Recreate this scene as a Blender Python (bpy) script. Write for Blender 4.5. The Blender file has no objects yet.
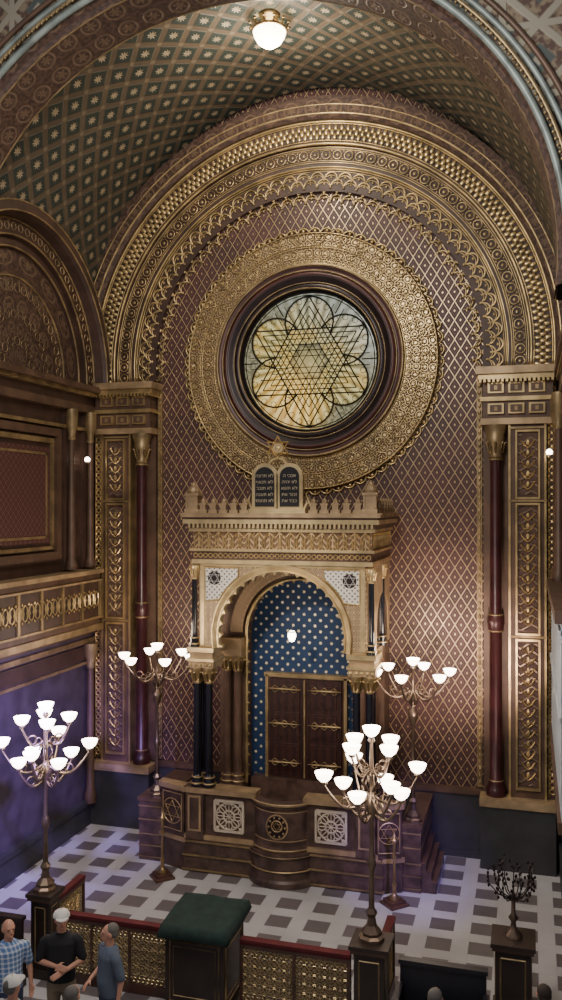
import bpy, math, random
from mathutils import Vector, Matrix
random.seed(4)
S=bpy.context.scene; COL=S.collection
pi=math.pi; sin=math.sin; cos=math.cos
# ---------------------------------------------------------------- geometry accumulator
class G:
    def __init__(s,T=None): s.v=[];s.f=[];s.m=[];s.uv=[];s.T=T
    def add(s,vs,fs,mi=0,uvs=None):
        o=len(s.v)
        for p in vs:
            p=Vector(p)
            if s.T is not None: p=s.T@p
            s.v.append(p)
        for k,f in enumerate(fs):
            s.f.append([i+o for i in f]); s.m.append(mi); s.uv.append(uvs[k] if uvs else None)
    def box(s,x0,x1,y0,y1,z0,z1,mi=0):
        vs=[(x0,y0,z0),(x1,y0,z0),(x1,y1,z0),(x0,y1,z0),(x0,y0,z1),(x1,y0,z1),(x1,y1,z1),(x0,y1,z1)]
        s.add(vs,[(0,3,2,1),(4,5,6,7),(0,1,5,4),(1,2,6,5),(2,3,7,6),(3,0,4,7)],mi)
    def prism(s,poly,z0,z1,mi=0):
        n=len(poly)
        vs=[(p[0],p[1],z0) for p in poly]+[(p[0],p[1],z1) for p in poly]
        s.add(vs,[list(range(n))[::-1],[i+n for i in range(n)]]+[(i,(i+1)%n,(i+1)%n+n,i+n) for i in range(n)],mi)
    def lathe(s,prof,cx=0,cy=0,n=16,mi=0,a0=0,a1=2*pi,cap=True):
        m=len(prof); full=abs(a1-a0-2*pi)<1e-6; k=n if full else n+1
        vs=[];fs=[];uv=[]
        L=[0]
        for i in range(1,m): L.append(L[-1]+math.hypot(prof[i][0]-prof[i-1][0],prof[i][1]-prof[i-1][1]))
        R=max(p[0] for p in prof)
        for i in range(k):
            a=a0+(a1-a0)*i/n
            for r,z in prof: vs.append((cx+r*cos(a),cy+r*sin(a),z))
        for i in range(n):
            j=(i+1)%k
            for q in range(m-1):
                fs.append((i*m+q,j*m+q,j*m+q+1,i*m+q+1))
                u0=(a1-a0)*i/n*R;u1=(a1-a0)*(i+1)/n*R
                uv.append([(u0,L[q]),(u1,L[q]),(u1,L[q+1]),(u0,L[q+1])])
        s.add(vs,fs,mi,uv)
        if cap:
            for q in (0,m-1):
                if prof[q][0]>1e-4:
                    s.add([(cx+prof[q][0]*cos(a0+(a1-a0)*i/n),cy+prof[q][0]*sin(a0+(a1-a0)*i/n),prof[q][1]) for i in range(k)],[list(range(k))],mi)
    def arc(s,prof,cx,cz,a0=0,a1=pi,n=64,mi=0,sx=1,sz=1):
        m=len(prof);vs=[];fs=[];uv=[];L=[0]
        for i in range(1,m): L.append(L[-1]+math.hypot(prof[i][0]-prof[i-1][0],prof[i][1]-prof[i-1][1]))
        R=sum(p[0] for p in prof)/m
        for i in range(n+1):
            a=a0+(a1-a0)*i/n
            for r,y in prof: vs.append((cx+r*cos(a)*sx,y,cz+r*sin(a)*sz))
        for i in range(n):
            for q in range(m-1):
                f=(i*m+q,(i+1)*m+q,(i+1)*m+q+1,i*m+q+1)
                fs.append(f)
                u0=(a0+(a1-a0)*i/n)*R;u1=(a0+(a1-a0)*(i+1)/n)*R
                uv.append([(u0,L[q]),(u1,L[q]),(u1,L[q+1]),(u0,L[q+1])])
        s.add(vs,fs,mi,uv)
    def tube(s,pts,r,n=6,closed=False,mi=0,cap=True):
        pts=[Vector(p) for p in pts];k=len(pts)
        rr=r if isinstance(r,(list,tuple)) else [r]*k
        vs=[];up=None
        for i in range(k):
            if closed: t=pts[(i+1)%k]-pts[i-1]
            else: t=pts[min(i+1,k-1)]-pts[max(i-1,0)]
            if t.length<1e-9: t=Vector((0,0,1))
            t.normalize()
            if up is None:
                up=Vector((0,0,1)) if abs(t.z)<.9 else Vector((0,1,0))
            up=(up-t*up.dot(t))
            if up.length<1e-5: up=t.orthogonal()
            up.normalize(); b=t.cross(up)
            for j in range(n):
                a=2*pi*j/n
                vs.append(pts[i]+(up*cos(a)+b*sin(a))*rr[i])
        fs=[]
        for i in range(k if closed else k-1):
            i2=(i+1)%k
            for j in range(n):
                j2=(j+1)%n
                fs.append((i*n+j,i*n+j2,i2*n+j2,i2*n+j))
        if cap and not closed: fs+= [list(range(n))[::-1],[(k-1)*n+j for j in range(n)]]
        s.add(vs,fs,mi)
    def ball(s,c,rx,ry=None,rz=None,ns=10,nr=6,mi=0,rot=None):
        ry=rx if ry is None else ry; rz=rx if rz is None else rz
        c=Vector(c);vs=[]
        def P(x,y,z):
            p=Vector((x*rx,y*ry,z*rz))
            if rot is not None: p=rot@p
            return c+p
        vs.append(P(0,0,1))
        for i in range(1,nr):
            t=pi*i/nr
            for j in range(ns):
                a=2*pi*j/ns; vs.append(P(sin(t)*cos(a),sin(t)*sin(a),cos(t)))
        vs.append(P(0,0,-1)); fs=[]
        for j in range(ns): fs.append((0,1+j,1+(j+1)%ns))
        for i in range(nr-2):
            for j in range(ns):
                a=1+i*ns+j;b=1+i*ns+(j+1)%ns
                fs.append((a,a+ns,b+ns,b))
        o=1+(nr-2)*ns;e=len(vs)-1
        for j in range(ns): fs.append((o+j,e,o+(j+1)%ns))
        s.add(vs,fs,mi)
    def torus(s,c,R,r,ns=12,nr=4,mi=0,axis='y',sx=1,sz=1):
        pts=[]
        for i in range(ns):
            a=2*pi*i/ns
            if axis=='y': pts.append((c[0]+R*cos(a)*sx,c[1],c[2]+R*sin(a)*sz))
            elif axis=='x': pts.append((c[0],c[1]+R*cos(a)*sx,c[2]+R*sin(a)*sz))
            else: pts.append((c[0]+R*cos(a)*sx,c[1]+R*sin(a)*sz,c[2]))
        s.tube(pts,r,nr,True,mi)
    def rings(s,rs,n=20,mi=0):
        vs=[];fs=[]
        for (cx,cy,cz,rx,ry) in rs:
            for j in range(n):
                a=2*pi*j/n; vs.append((cx+rx*cos(a),cy+ry*sin(a),cz))
        for i in range(len(rs)-1):
            for j in range(n):
                fs.append((i*n+j,i*n+(j+1)%n,(i+1)*n+(j+1)%n,(i+1)*n+j))
        fs+=[list(range(n))[::-1],[(len(rs)-1)*n+j for j in range(n)]]
        s.add(vs,fs,mi)
    def archpanel(s,x0,x1,z0,z1,cx,cz,r,yf,yb,n=24,mi=0,e=1.0):
        xs=[cx+r*cos(pi-pi*i/n) for i in range(n+1)]
        zt=[cz+e*math.sqrt(max(0,r*r-(x-cx)**2)) for x in xs]
        for y in (yf,yb):
            for i in range(n):
                s.add([(xs[i],y,zt[i]),(xs[i+1],y,zt[i+1]),(xs[i+1],y,z1),(xs[i],y,z1)],[(0,1,2,3)],mi)
            s.add([(x0,y,z0),(cx-r,y,z0),(cx-r,y,z1),(x0,y,z1)],[(0,1,2,3)],mi)
            s.add([(cx+r,y,z0),(x1,y,z0),(x1,y,z1),(cx+r,y,z1)],[(0,1,2,3)],mi)
        for i in range(n):
            s.add([(xs[i],yf,zt[i]),(xs[i+1],yf,zt[i+1]),(xs[i+1],yb,zt[i+1]),(xs[i],yb,zt[i])],[(0,1,2,3)],mi)
        for x in (cx-r,cx+r): s.add([(x,yf,z0),(x,yb,z0),(x,yb,cz),(x,yf,cz)],[(0,1,2,3)],mi)
        for x in (x0,x1): s.add([(x,yf,z0),(x,yb,z0),(x,yb,z1),(x,yf,z1)],[(0,1,2,3)],mi)
        s.add([(x0,yf,z1),(x1,yf,z1),(x1,yb,z1),(x0,yb,z1)],[(0,1,2,3)],mi)
    def lobes(s,cx,cz,r,h,N,a0,a1,yf,yb,mi=0):
        n=N*8
        for i in range(n):
            q=[]
            for k in (i,i+1):
                a=a0+(a1-a0)*k/n;rr=r-h*(1-abs(sin(pi*k/8))**.7)
                q.append((a,rr))
            (aa,ra),(ab,rb)=q
            P=lambda R,a,y:(cx+R*cos(a),y,cz+R*sin(a))
            s.add([P(ra,aa,yf),P(rb,ab,yf),P(r+.02,ab,yf),P(r+.02,aa,yf),P(ra,aa,yb),P(rb,ab,yb)],[(0,1,2,3),(0,1,5,4)],mi)
def mesh(g,name,mats,smooth=False,off=(0,0,0)):
    me=bpy.data.meshes.new(name)
    o=Vector(off)
    me.from_pydata([tuple(p-o) for p in g.v],[],g.f)
    for m in mats: me.materials.append(m)
    uvl=me.uv_layers.new(name='UVMap')
    d=[0.0]*(2*len(me.loops)); li=0
    me.polygons.foreach_set('material_index',g.m)
    for f,uv in zip(g.f,g.uv):
        if uv:
            for q in uv: d[li]=q[0];d[li+1]=q[1];li+=2
        else:
            a=g.v[f[0]];b=g.v[f[1]];c=g.v[f[2]];n=(b-a).cross(c-a)
            ax=[abs(n.x),abs(n.y),abs(n.z)];k=ax.index(max(ax))
            for i in f:
                p=g.v[i]
                if k==0: d[li]=p.y;d[li+1]=p.z
                elif k==1: d[li]=p.x;d[li+1]=p.z
                else: d[li]=p.x;d[li+1]=p.y
                li+=2
    uvl.data.foreach_set('uv',d)
    if smooth: me.polygons.foreach_set('use_smooth',[True]*len(me.polygons))
    me.update(); me.validate()
    return me
def link(o): COL.objects.link(o); return o
def struct(g,name,mats,label=None,smooth=False):
    o=link(bpy.data.objects.new(name,mesh(g,name,mats,smooth)))
    o['kind']='structure'
    if label: o['label']=label
    return o
def thing(name,label,cat,loc,group=None,rot=0):
    o=bpy.data.objects.new(name,None); o.empty_display_size=.2
    o.location=loc; o.rotation_euler=(0,0,rot); o['label']=label; o['category']=cat
    if group: o['group']=group
    return link(o)
def part(g,name,parent,mats,smooth=False,label=None):
    o=bpy.data.objects.new(name,mesh(g,name,mats,smooth,off=parent.location))
    o.parent=parent; link(o)
    if label:o['label']=label
    return o
def place(me,name,parent,at,rz=0,label=None):
    o=bpy.data.objects.new(name,me); o.parent=parent; o.location=at; o.rotation_euler=(0,0,rz); link(o)
    if label:o['label']=label
    return o
# ---------------------------------------------------------------- shader expressions
class X:
    def __init__(s,nt,k): s.nt=nt;s.k=k
    def m(s,op,*a):
        n=s.nt.nodes.new('ShaderNodeMath');n.operation=op
        for i,q in enumerate((s,)+a):
            if isinstance(q,X): s.nt.links.new(q.k,n.inputs[i])
            else: n.inputs[i].default_value=q
        return X(s.nt,n.outputs[0])
    def __add__(s,o): return s.m('ADD',o)
    __radd__=__add__
    def __sub__(s,o): return s.m('SUBTRACT',o)
    def __rsub__(s,o): return s.m('MULTIPLY',-1.0)+o
    def __mul__(s,o): return s.m('MULTIPLY',o)
    __rmul__=__mul__
    def __truediv__(s,o): return s.m('DIVIDE',o)
    def fr(s): return s.m('FRACT')
    def ab(s): return s.m('ABSOLUTE')
    def sn(s): return s.m('SINE')
    def cs(s): return s.m('COSINE')
    def mn(s,o): return s.m('MINIMUM',o)
    def mx(s,o): return s.m('MAXIMUM',o)
    def sq(s): return s.m('SQRT')
    def at(s,o): return s.m('ARCTAN2',o)
    def up(s,a,b):
        n=s.nt.nodes.new('ShaderNodeMapRange');n.interpolation_type='SMOOTHSTEP'
        s.nt.links.new(s.k,n.inputs[0]);n.inputs[1].default_value=a;n.inputs[2].default_value=b
        return X(s.nt,n.outputs[0])
    def dn(s,a,b): return 1-s.up(a,b)
def mixc(nt,f,a,b):
    n=nt.nodes.new('ShaderNodeMix');n.data_type='RGBA'
    if isinstance(f,X): nt.links.new(f.k,n.inputs[0])
    else: n.inputs[0].default_value=f
    for i,c in ((6,a),(7,b)):
        if isinstance(c,tuple): n.inputs[i].default_value=(c[0],c[1],c[2],1)
        else: nt.links.new(c,n.inputs[i])
    return n.outputs[2]
def noise(nt,vec,scale,detail=3):
    n=nt.nodes.new('ShaderNodeTexNoise');nt.links.new(vec,n.inputs['Vector']);n.inputs['Scale'].default_value=scale
    n.inputs['Detail'].default_value=detail
    return X(nt,n.outputs['Fac'])
def mk(name,fn=None,col=(.5,.5,.5),metal=0,rough=.6,emi=None,estr=0,var=0,bump=.3,dist=.02,coat=0):
    m=bpy.data.materials.new(name);m.use_nodes=True;nt=m.node_tree
    b=nt.nodes['Principled BSDF']
    tc=nt.nodes.new('ShaderNodeTexCoord')
    r=dict(col=col,metal=metal,rough=rough)
    if fn:
        sp=nt.nodes.new('ShaderNodeSeparateXYZ');nt.links.new(tc.outputs['UV'],sp.inputs[0])
        r.update(fn(nt,X(nt,sp.outputs[0]),X(nt,sp.outputs[1]),tc))
    c=r['col']
    if var:
        nz=noise(nt,tc.outputs['Object'],3.0,5)
        c2=tuple(x*(1-var) for x in c) if isinstance(c,tuple) else mixc(nt,1-var,(0,0,0),c)
        c=mixc(nt,nz.up(.3,.7),c2,c)
    for key,inp in (('metal','Metallic'),('rough','Roughness')):
        q=r[key]
        if isinstance(q,X): nt.links.new(q.k,b.inputs[inp])
        else: b.inputs[inp].default_value=q
    if isinstance(c,tuple): b.inputs['Base Color'].default_value=(c[0],c[1],c[2],1)
    else: nt.links.new(c,b.inputs['Base Color'])
    if 'h' in r:
        bp=nt.nodes.new('ShaderNodeBump');bp.inputs['Strength'].default_value=bump;bp.inputs['Distance'].default_value=dist
        nt.links.new(r['h'].k,bp.inputs['Height']);nt.links.new(bp.outputs[0],b.inputs['Normal'])
    if 'ecol' in r:
        nt.links.new(r['ecol'],b.inputs['Emission Color']);b.inputs['Emission Strength'].default_value=r.get('es',1)
    elif emi:
        b.inputs['Emission Color'].default_value=(*emi,1);b.inputs['Emission Strength'].default_value=estr
    b.inputs['Coat Weight'].default_value=coat
    return m
GOLD=(.66,.49,.24)
def relief(nt,mask,dark,gold=GOLD,tc=None,metal=.65,r0=.7,r1=.35):
    return dict(col=mixc(nt,mask,dark,gold),metal=mask*metal,rough=mask*(r1-r0)+r0,h=mask)
def diaper(u,v,pu,pv,w,og=.0):
    a=u/pu;b=v/pv
    l1=((a+b).fr()-.5).ab();l2=((a-b).fr()-.5).ab();d=l1.mn(l2)
    return d.dn(w,w+.05).mx(d.up(.38,.43)),l1,l2
def f_wall(nt,u,v,tc):
    m,l1,l2=diaper(u,v,.235,.38,.030,.0)
    n=noise(nt,tc.outputs['Object'],.9)
    d=mixc(nt,n.up(.35,.65),(.040,.013,.018),(.068,.022,.027))
    k=l1.mn(l2); inner=(k-.25).ab().dn(.01,.04)*.2
    return relief(nt,m.mx(inner)*.85,d,(.56,.42,.24),metal=.75,r0=.5,r1=.30)
M_wall=mk('wall_diaper',f_wall,bump=.7,dist=.02)
def f_red(nt,u,v,tc):
    m,_,_=diaper(u,v,.16,.16,.05)
    return relief(nt,m*.6,(.065,.020,.020),(.20,.11,.075),metal=.3)
M_redpanel=mk('red_panel',f_red,bump=.3)
def f_vault(nt,u,v,tc):
    p=.62
    a=(u+v*1.0)/p;b=(u-v*1.0)/p
    ca=a.fr()-.5;cb=b.fr()-.5
    r=(ca*ca+cb*cb).sq();ang=ca.at(cb)
    d=ca.ab().mx(cb.ab())
    star=(r-((ang*8).cs()*.045)).dn(.10,.20)
    net=d.up(.33,.40)
    edge=(d-.37).ab().dn(.008,.03)*.3
    ea=.5-ca.ab();eb=.5-cb.ab();knot=(ea*ea+eb*eb).sq().dn(.07,.14)
    n=noise(nt,tc.outputs['Object'],1.3,3)
    c=mixc(nt,net,mixc(nt,n,(.018,.027,.025),(.034,.044,.038)),mixc(nt,n,(.060,.047,.034),(.105,.078,.053)))
    c=mixc(nt,edge,c,(.14,.115,.08))
    c=mixc(nt,star,c,(.37,.30,.20))
    c=mixc(nt,knot,c,(.15,.12,.08))
    g=star.mx(edge)
    return dict(col=c,metal=g*.4,rough=.5,h=star+net*.5)
M_vault=mk('vault_stars',f_vault,bump=.5,dist=.04)
def f_soff(nt,u,v,tc):
    ca=(u/.45).fr()-.5;cb=(v/.45).fr()-.5
    r=(ca*ca+cb*cb).sq();ang=ca.at(cb)
    ring=(r-.34).ab().dn(.03,.06);st=(r-(ang*6).cs()*.06).dn(.14,.18)
    n=noise(nt,tc.outputs['UV'],14)
    c=mixc(nt,n.up(.4,.6),(.040,.022,.016),(.088,.048,.034))
    m=ring.mx(st)
    return dict(col=mixc(nt,m,c,(.14,.09,.058)),metal=m*.25,rough=.6,h=m+n*.3)
M_soff=mk('arch_soffit',f_soff,bump=.5)
def f_hall(nt,u,v,tc):
    m,l1,l2=diaper(u,v,.9,.9,.05)
    a=((u/.9).fr()-.5).ab();b=((v/.9).fr()-.5).ab()
    g=a.mn(b).dn(.04,.06)
    n=noise(nt,tc.outputs['UV'],10)
    c=mixc(nt,n.up(.42,.58),(.075,.045,.035),(.19,.15,.10))
    c=mixc(nt,(l1.mn(l2)).up(.25,.30),c,(.06,.075,.07))
    k=m.mx(g)
    return dict(col=mixc(nt,k,c,(.28,.26,.20)),rough=.6,metal=k*.2,h=k)
M_hall=mk('hall_spandrel',f_hall,bump=.4)
M_gold=mk('gold_leaf',None,GOLD,.8,.34,var=.45)
M_goldb=mk('gold_bright',None,(.84,.65,.34),.75,.30,var=.35)
M_gold2=mk('gold_aged',None,(.40,.29,.15),.6,.45,var=.5)
M_beige=mk('gilded_stone',None,(.50,.355,.20),.4,.45,var=.45)
M_cream=mk('cream_stone',None,(.62,.54,.42),.05,.55,var=.25)
M_brown=mk('brown_stucco',None,(.070,.037,.026),0,.55,var=.4)
M_brown2=mk('brown_mould',None,(.125,.072,.047),.15,.5,var=.4)
M_dark=mk('dark_bronze',None,(.030,.018,.018),.3,.35,var=.3)
M_maroon=mk('maroon_mould',None,(.085,.026,.020),.1,.4,var=.3)
M_teal=mk('pale_trim',None,(.27,.32,.30),.2,.45,var=.5)
M_redsh=mk('red_scagliola',None,(.065,.018,.020),.1,.32,var=.5,coat=.15)
M_black=mk('black_marble',None,(.012,.012,.018),.0,.12,var=.4,coat=.5)
M_plinth=mk('grey_plinth',None,(.045,.043,.045),0,.5,var=.3)
def f_lace(p,w=1.0,dark=(.10,.04,.03),gold=GOLD):
    def fn(nt,u,v,tc):
        ca=((u/p).fr()-.5);cb=((v/p).fr()-.5)
        r=(ca*ca+cb*cb).sq();ang=ca.at(cb)
        m=(r-.40).ab().dn(.03,.06).mx((r-(ang*6).cs()*.07).dn(.17,.21)).mx(((ca.ab()-cb.ab()).ab().dn(.02,.05))*(r.up(.42,.46)))
        return relief(nt,m,dark,gold)
    return fn
M_lace2=mk('gold_lace_dense',f_lace(.17,dark=(.13,.08,.045),gold=(.74,.56,.28)),bump=.8)
M_lace3=mk('gold_lace_small',f_lace(.11,dark=(.24,.15,.09),gold=(.76,.60,.37)),bump=.6)
def f_chev(nt,u,v,tc):
    a=((u/.42).fr()-.5).ab();t=(v/.17+a*1.6).fr()
    m=(t-.5).ab().dn(.10,.22)
    return relief(nt,m,(.085,.045,.033),(.20,.14,.095),metal=.4)
M_chev=mk('chevron_panel',f_chev,bump=.9,dist=.04)
def f_frz(nt,u,v,tc):
    a=(u/.20).fr()-.5
    m=((a.ab()*2-(v*9).fr()).ab()).dn(.12,.22).mx(a.ab().up(.42,.46))
    return relief(nt,m,(.17,.10,.055),(.70,.51,.27))
M_frz=mk('frieze_gold',f_frz,bump=.7)
def f_floor(nt,u,v,tc):
    p=.66
    a=((u/p).fr()-.5).ab();b=((v/p).fr()-.5).ab();d=a.mx(b)
    sqr=d.dn(.295,.30)
    n=noise(nt,tc.outputs['UV'],1.2,4);n2=noise(nt,tc.outputs['UV'],18,4)
    ci=(u/p).m('FLOOR')*12.7+(v/p).m('FLOOR')*7.3
    rnd=((ci.sn())*43.7).fr()
    jl=(a-.30).ab().mn((b-.30).ab()).dn(.003,.008)
    light=mixc(nt,n.up(.3,.7),(.41,.405,.41),(.49,.48,.49))
    dk=mixc(nt,(rnd*.4+n2*.6).up(.1,.9),(.115,.10,.103),(.155,.135,.138))
    c=mixc(nt,sqr,light,dk)
    c=mixc(nt,jl*.2,c,(.16,.14,.14))
    return dict(col=c,rough=n*.25+.28,h=1-jl)
M_floor=mk('floor_tiles',f_floor,bump=.1,dist=.005)
def f_blue(nt,u,v,tc):
    a=(u/.23);b=(v/.23)
    ca=(a+b).fr()-.5;cb=(a-b).fr()-.5
    r=(ca*ca+cb*cb).sq();ang=ca.at(cb)
    m=(r-(ang*6).cs()*.05).dn(.14,.18)
    n=noise(nt,tc.outputs['UV'],2)
    return relief(nt,m,mixc(nt,n,(.004,.018,.060),(.010,.042,.125)),(.85,.74,.50),metal=.3)
M_blue=mk('blue_starred',f_blue,bump=.5)
def f_wood(nt,u,v,tc):
    n=noise(nt,tc.outputs['Object'],9,5);w=((u*40+n*9).sn()*.5+.5)
    return dict(col=mixc(nt,w,(.020,.008,.008),(.042,.015,.012)),rough=.38,h=w)
M_door=mk('door_wood',f_wood,bump=.1)
M_wood=mk('brown_wood',None,(.095,.042,.028),0,.4,var=.5,coat=.2)
M_wdark=mk('dark_wood',None,(.035,.022,.018),0,.45,var=.4)
def f_lat(nt,u,v,tc):
    a=(u/.14);b=(v/.14)
    ca=a.fr()-.5;cb=b.fr()-.5;r=(ca*ca+cb*cb).sq();ang=ca.at(cb)
    m=(r-.38).ab().dn(.05,.08).mx((r-(ang*6).cs()*.08).dn(.15,.2)).mx(r.up(.52,.56))
    return dict(col=mixc(nt,m,(.12,.07,.05),(.56,.46,.30)),metal=m*.3,rough=.45,h=m)
M_lat=mk('lattice_cream',f_lat,bump=.8)
def f_pierce(nt,u,v,tc):
    a=(u/.10);b=(v/.10)
    ca=(a+b).fr()-.5;cb=(a-b).fr()-.5;r=(ca*ca+cb*cb).sq();ang=ca.at(cb)
    m=(r-(ang*6).cs()*.07).dn(.20,.26)
    return dict(col=mixc(nt,m,(.70,.66,.58),(.10,.07,.06)),rough=.5,h=1-m)
M_pierce=mk('pierced_white',f_pierce,bump=.8)
def f_marb(nt,u,v,tc):
    n=noise(nt,tc.outputs['Object'],5,8)
    return dict(col=mixc(nt,n.up(.35,.65),(.050,.029,.024),(.105,.064,.050)),rough=.35)
M_marb=mk('brown_marble',f_marb)
M_velvet=mk('red_velvet',None,(.12,.012,.016),0,.8,var=.4)
def f_green(nt,u,v,tc):
    n=noise(nt,tc.outputs['Object'],7,6)
    return dict(col=mixc(nt,n.up(.3,.7),(.006,.018,.015),(.010,.030,.025)),rough=.9,h=n)
M_green=mk('green_velvet',f_green,bump=.3)
M_brass=mk('brass',None,(.48,.34,.17),.85,.28,var=.3)
M_silv=mk('antique_brass',None,(.30,.22,.16),.85,.30,var=.4)
M_shade=mk('opal_glass',None,(.9,.88,.85),0,.3,emi=(1,.84,.68),estr=12.0)
M_lampglass=mk('lamp_glass',None,(1,.9,.75),0,.3,emi=(1,.86,.60),estr=14.0)
def f_glass(nt,u,v,tc):
    sp=nt.nodes.new('ShaderNodeSeparateXYZ');nt.links.new(tc.outputs['Object'],sp.inputs[0])
    x=X(nt,sp.outputs[0])+.05;z=X(nt,sp.outputs[2])-9.95
    n=noise(nt,tc.outputs['Object'],3.0,6);n2=noise(nt,tc.outputs['Object'],16,4)
    r=(x*x+z*z).sq();ang=x.at(z)
    f=(((ang+10*pi)/(pi/3)+.5).fr()-.5)*(pi/3)
    px=r*f.sn();py=r*f.cs()-.84
    pr=(px*px+py*py).sq()
    qa=px.at(py+.75)
    flute=(qa*34).sn()*.5+.5
    petal=pr.dn(.50,.53)
    rim=(pr-.52).ab().dn(.015,.05)
    amb=mixc(nt,flute,(.22,.17,.045),(.80,.68,.28))
    amb=mixc(nt,n.up(.45,.62)*.5,amb,(.80,.48,.08))
    base=mixc(nt,n.up(.35,.65),(.26,.22,.08),(.60,.50,.22))
    c=mixc(nt,petal,mixc(nt,n2.up(.4,.6),(.13,.12,.06),(.30,.28,.17)),amb)
    c=mixc(nt,r.dn(.34,.42)*.85,c,base)
    c=mixc(nt,rim*.8,c,(.10,.08,.035))
    hot=((x+.45)*(x+.45)+(z+.85)*(z+.85)).sq().dn(.1,1.15)
    c=mixc(nt,hot*.70,c,mixc(nt,flute,(1.0,.52,.07),(1.6,1.1,.38)))
    top=(z*1.0+x*.6).up(.1,1.5)
    c=mixc(nt,top*.65,c,mixc(nt,flute,(.17,.20,.17),(.50,.54,.48)))
    return dict(col=(.05,.05,.04),rough=.2,ecol=c,es=1.0)
M_glass=mk('stained_glass',f_glass)
M_lead=mk('lead_tracery',None,(.014,.013,.012),.2,.5)
M_white=mk('white_plaster',None,(.60,.60,.60),0,.5,var=.15)
M_pale=mk('pale_blue_paint',None,(.42,.47,.52),0,.5,var=.2)
M_letters=mk('gold_letters',None,(.42,.36,.24),.2,.5)
M_tab=mk('tablet_black',None,(.015,.014,.016),0,.3)
def cloth(name,c,r=.85): return mk(name,None,c,0,r,var=.3)
M_skin=mk('skin',None,(.60,.31,.21),0,.5,var=.12)
M_lid=mk('eye_dark',None,(.03,.02,.02),0,.3)
M_mouth=mk('lips',None,(.35,.12,.10),0,.5)
def f_plaid(nt,u,v,tc):
    sp=nt.nodes.new('ShaderNodeSeparateXYZ');nt.links.new(tc.outputs['Object'],sp.inputs[0])
    x=X(nt,sp.outputs[0])+X(nt,sp.outputs[1])*.7;z=X(nt,sp.outputs[2])
    a=(x/.06).fr().dn(.35,.4);b=(z/.06).fr().dn(.35,.4)
    return dict(col=mixc(nt,(a+b)*.5,(.10,.20,.42),(.62,.66,.74)),rough=.8)
M_plaid=mk('plaid_shirt',f_plaid)
M_side=mk('side_wall_lower',None,(.085,.065,.085),0,.45,var=.4)
# ---------------------------------------------------------------- camera
cam=bpy.data.cameras.new('camera');co=bpy.data.objects.new('camera',cam);link(co)
co.location=(4.37,-17.47,6.95);co.rotation_euler=(math.radians(90.33),0,math.radians(16.1))
cam.lens=31.0;cam.sensor_width=36;cam.clip_start=.05
S.camera=co
AZ=9.97
VZ=10.2
# ---------------------------------------------------------------- floor
g=G();g.box(-9,9,-15,.1,-.2,0);struct(g,'floor',[M_floor],'grey and mauve square tiled floor')
# ---------------------------------------------------------------- back wall
g=G();g.box(-5.4,5.4,0,.3,1.35,15.8);g.box(-5.4,5.4,0,.3,0,1.35,1)
struct(g,'wall_back',[M_wall,M_plinth],'maroon wall covered in a gilded lozenge diaper')
g=G();g.box(-3.5,3.5,-.10,-.0,0,1.25,0);g.box(-3.5,3.5,-.14,0,1.25,1.36,1);g.box(-3.5,3.5,-.12,0,0,.15,0)
struct(g,'baseboard_back',[M_plinth,M_brown2])
g=G()
for s in (-1,1):
    x=s*3.42;g.box(x-.05,x+.05,-.06,0,1.4,9.5)
    for i in range(62): g.ball((x,-.07,1.5+i*.13),.035,.03,.055,6,4)
struct(g,'trim_1',[M_gold2],'gilded beaded border strip')
a0,a1=-.085,pi+.085
g=G()
g.arc([(3.50,0),(3.50,-.10),(3.98,-.12),(3.98,-.20),(4.40,-.22),(4.40,-.30),(4.86,-.32),(4.86,-.42)],0,AZ,a0,a1,120,0)
g.arc([(4.86,-.42),(4.95,-.5),(5.3,-.5),(5.3,-.2)],0,AZ,a0,a1,120,1)
struct(g,'trim_2',[M_brown,M_soff],'stepped brown archivolt above the wall')
g=G()
def arcP(r,a,y): return (r*cos(a),y,AZ+r*sin(a))
def arctube(r,y,rad,mi=0,n=110): g.tube([arcP(r,a0+(a1-a0)*i/n,y) for i in range(n+1)],rad,5,mi=mi)
for r,y,rad in ((3.98,-.17,.03),(4.05,-.21,.014),(4.09,-.21,.010),(4.36,-.22,.014),(4.32,-.22,.010),(4.41,-.29,.03),(4.46,-.32,.012),(4.80,-.33,.014),(4.84,-.34,.03),(4.95,-.48,.025),(5.12,-.5,.015)): arctube(r,y,rad)
N=58
for i in range(N):
    a=a0+(a1-a0)*(i+.5)/N
    g.torus(arcP(4.205,a,-.23),.092,.013,10,4);g.ball(arcP(4.205,a,-.225),.035,.015,.035,6,4)
    for e in (-1,1): g.ball(arcP(4.205+e*.08,a0+(a1-a0)*i/N,-.22),.022,.014,.022,5,4)
struct(g,'trim_3',[M_gold],'gilded guilloche archivolt',True)
g=G();N=120
for i in range(N):
    a=a0+(a1-a0)*(i+.5)/N
    for rr,l in ((4.54,.085),(4.63,.085),(4.72,.075)):
        aa=a+(.0135 if .6<rr-4<.7 else 0)
        g.ball(arcP(rr,aa,-.325),l,.022,.042,6,4,rot=Matrix.Rotation(-aa,3,'Y'))
struct(g,'trim_4',[M_goldb],'gilded leaf archivolt',True)
g=G();N=42
def scal(r,N,h,y,rad,ph=0,p=1.0):
    pts=[]
    for i in range(N*8+1):
        t=i/8;k=abs(sin(pi*(t+ph)))**p
        pts.append(arcP(r-h*k,a0+(a1-a0)*t/N,y))
    g.tube(pts,rad,5)
arctube(3.94,-.14,.016);arctube(3.90,-.13,.009)
scal(3.74,N,-.14,-.135,.020,0,.6);scal(3.73,N,-.09,-.13,.010,0,.6)
scal(3.60,N,-.14,-.125,.020,.5,.6);scal(3.59,N,-.09,-.12,.010,.5,.6)
scal(3.47,N,-.13,-.07,.020,0,.6);scal(3.46,N,-.08,-.06,.010,0,.6)
scal(3.34,N,-.12,-.03,.018,.5,.6);scal(3.33,N,-.07,-.03,.009,.5,.6)
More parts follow.
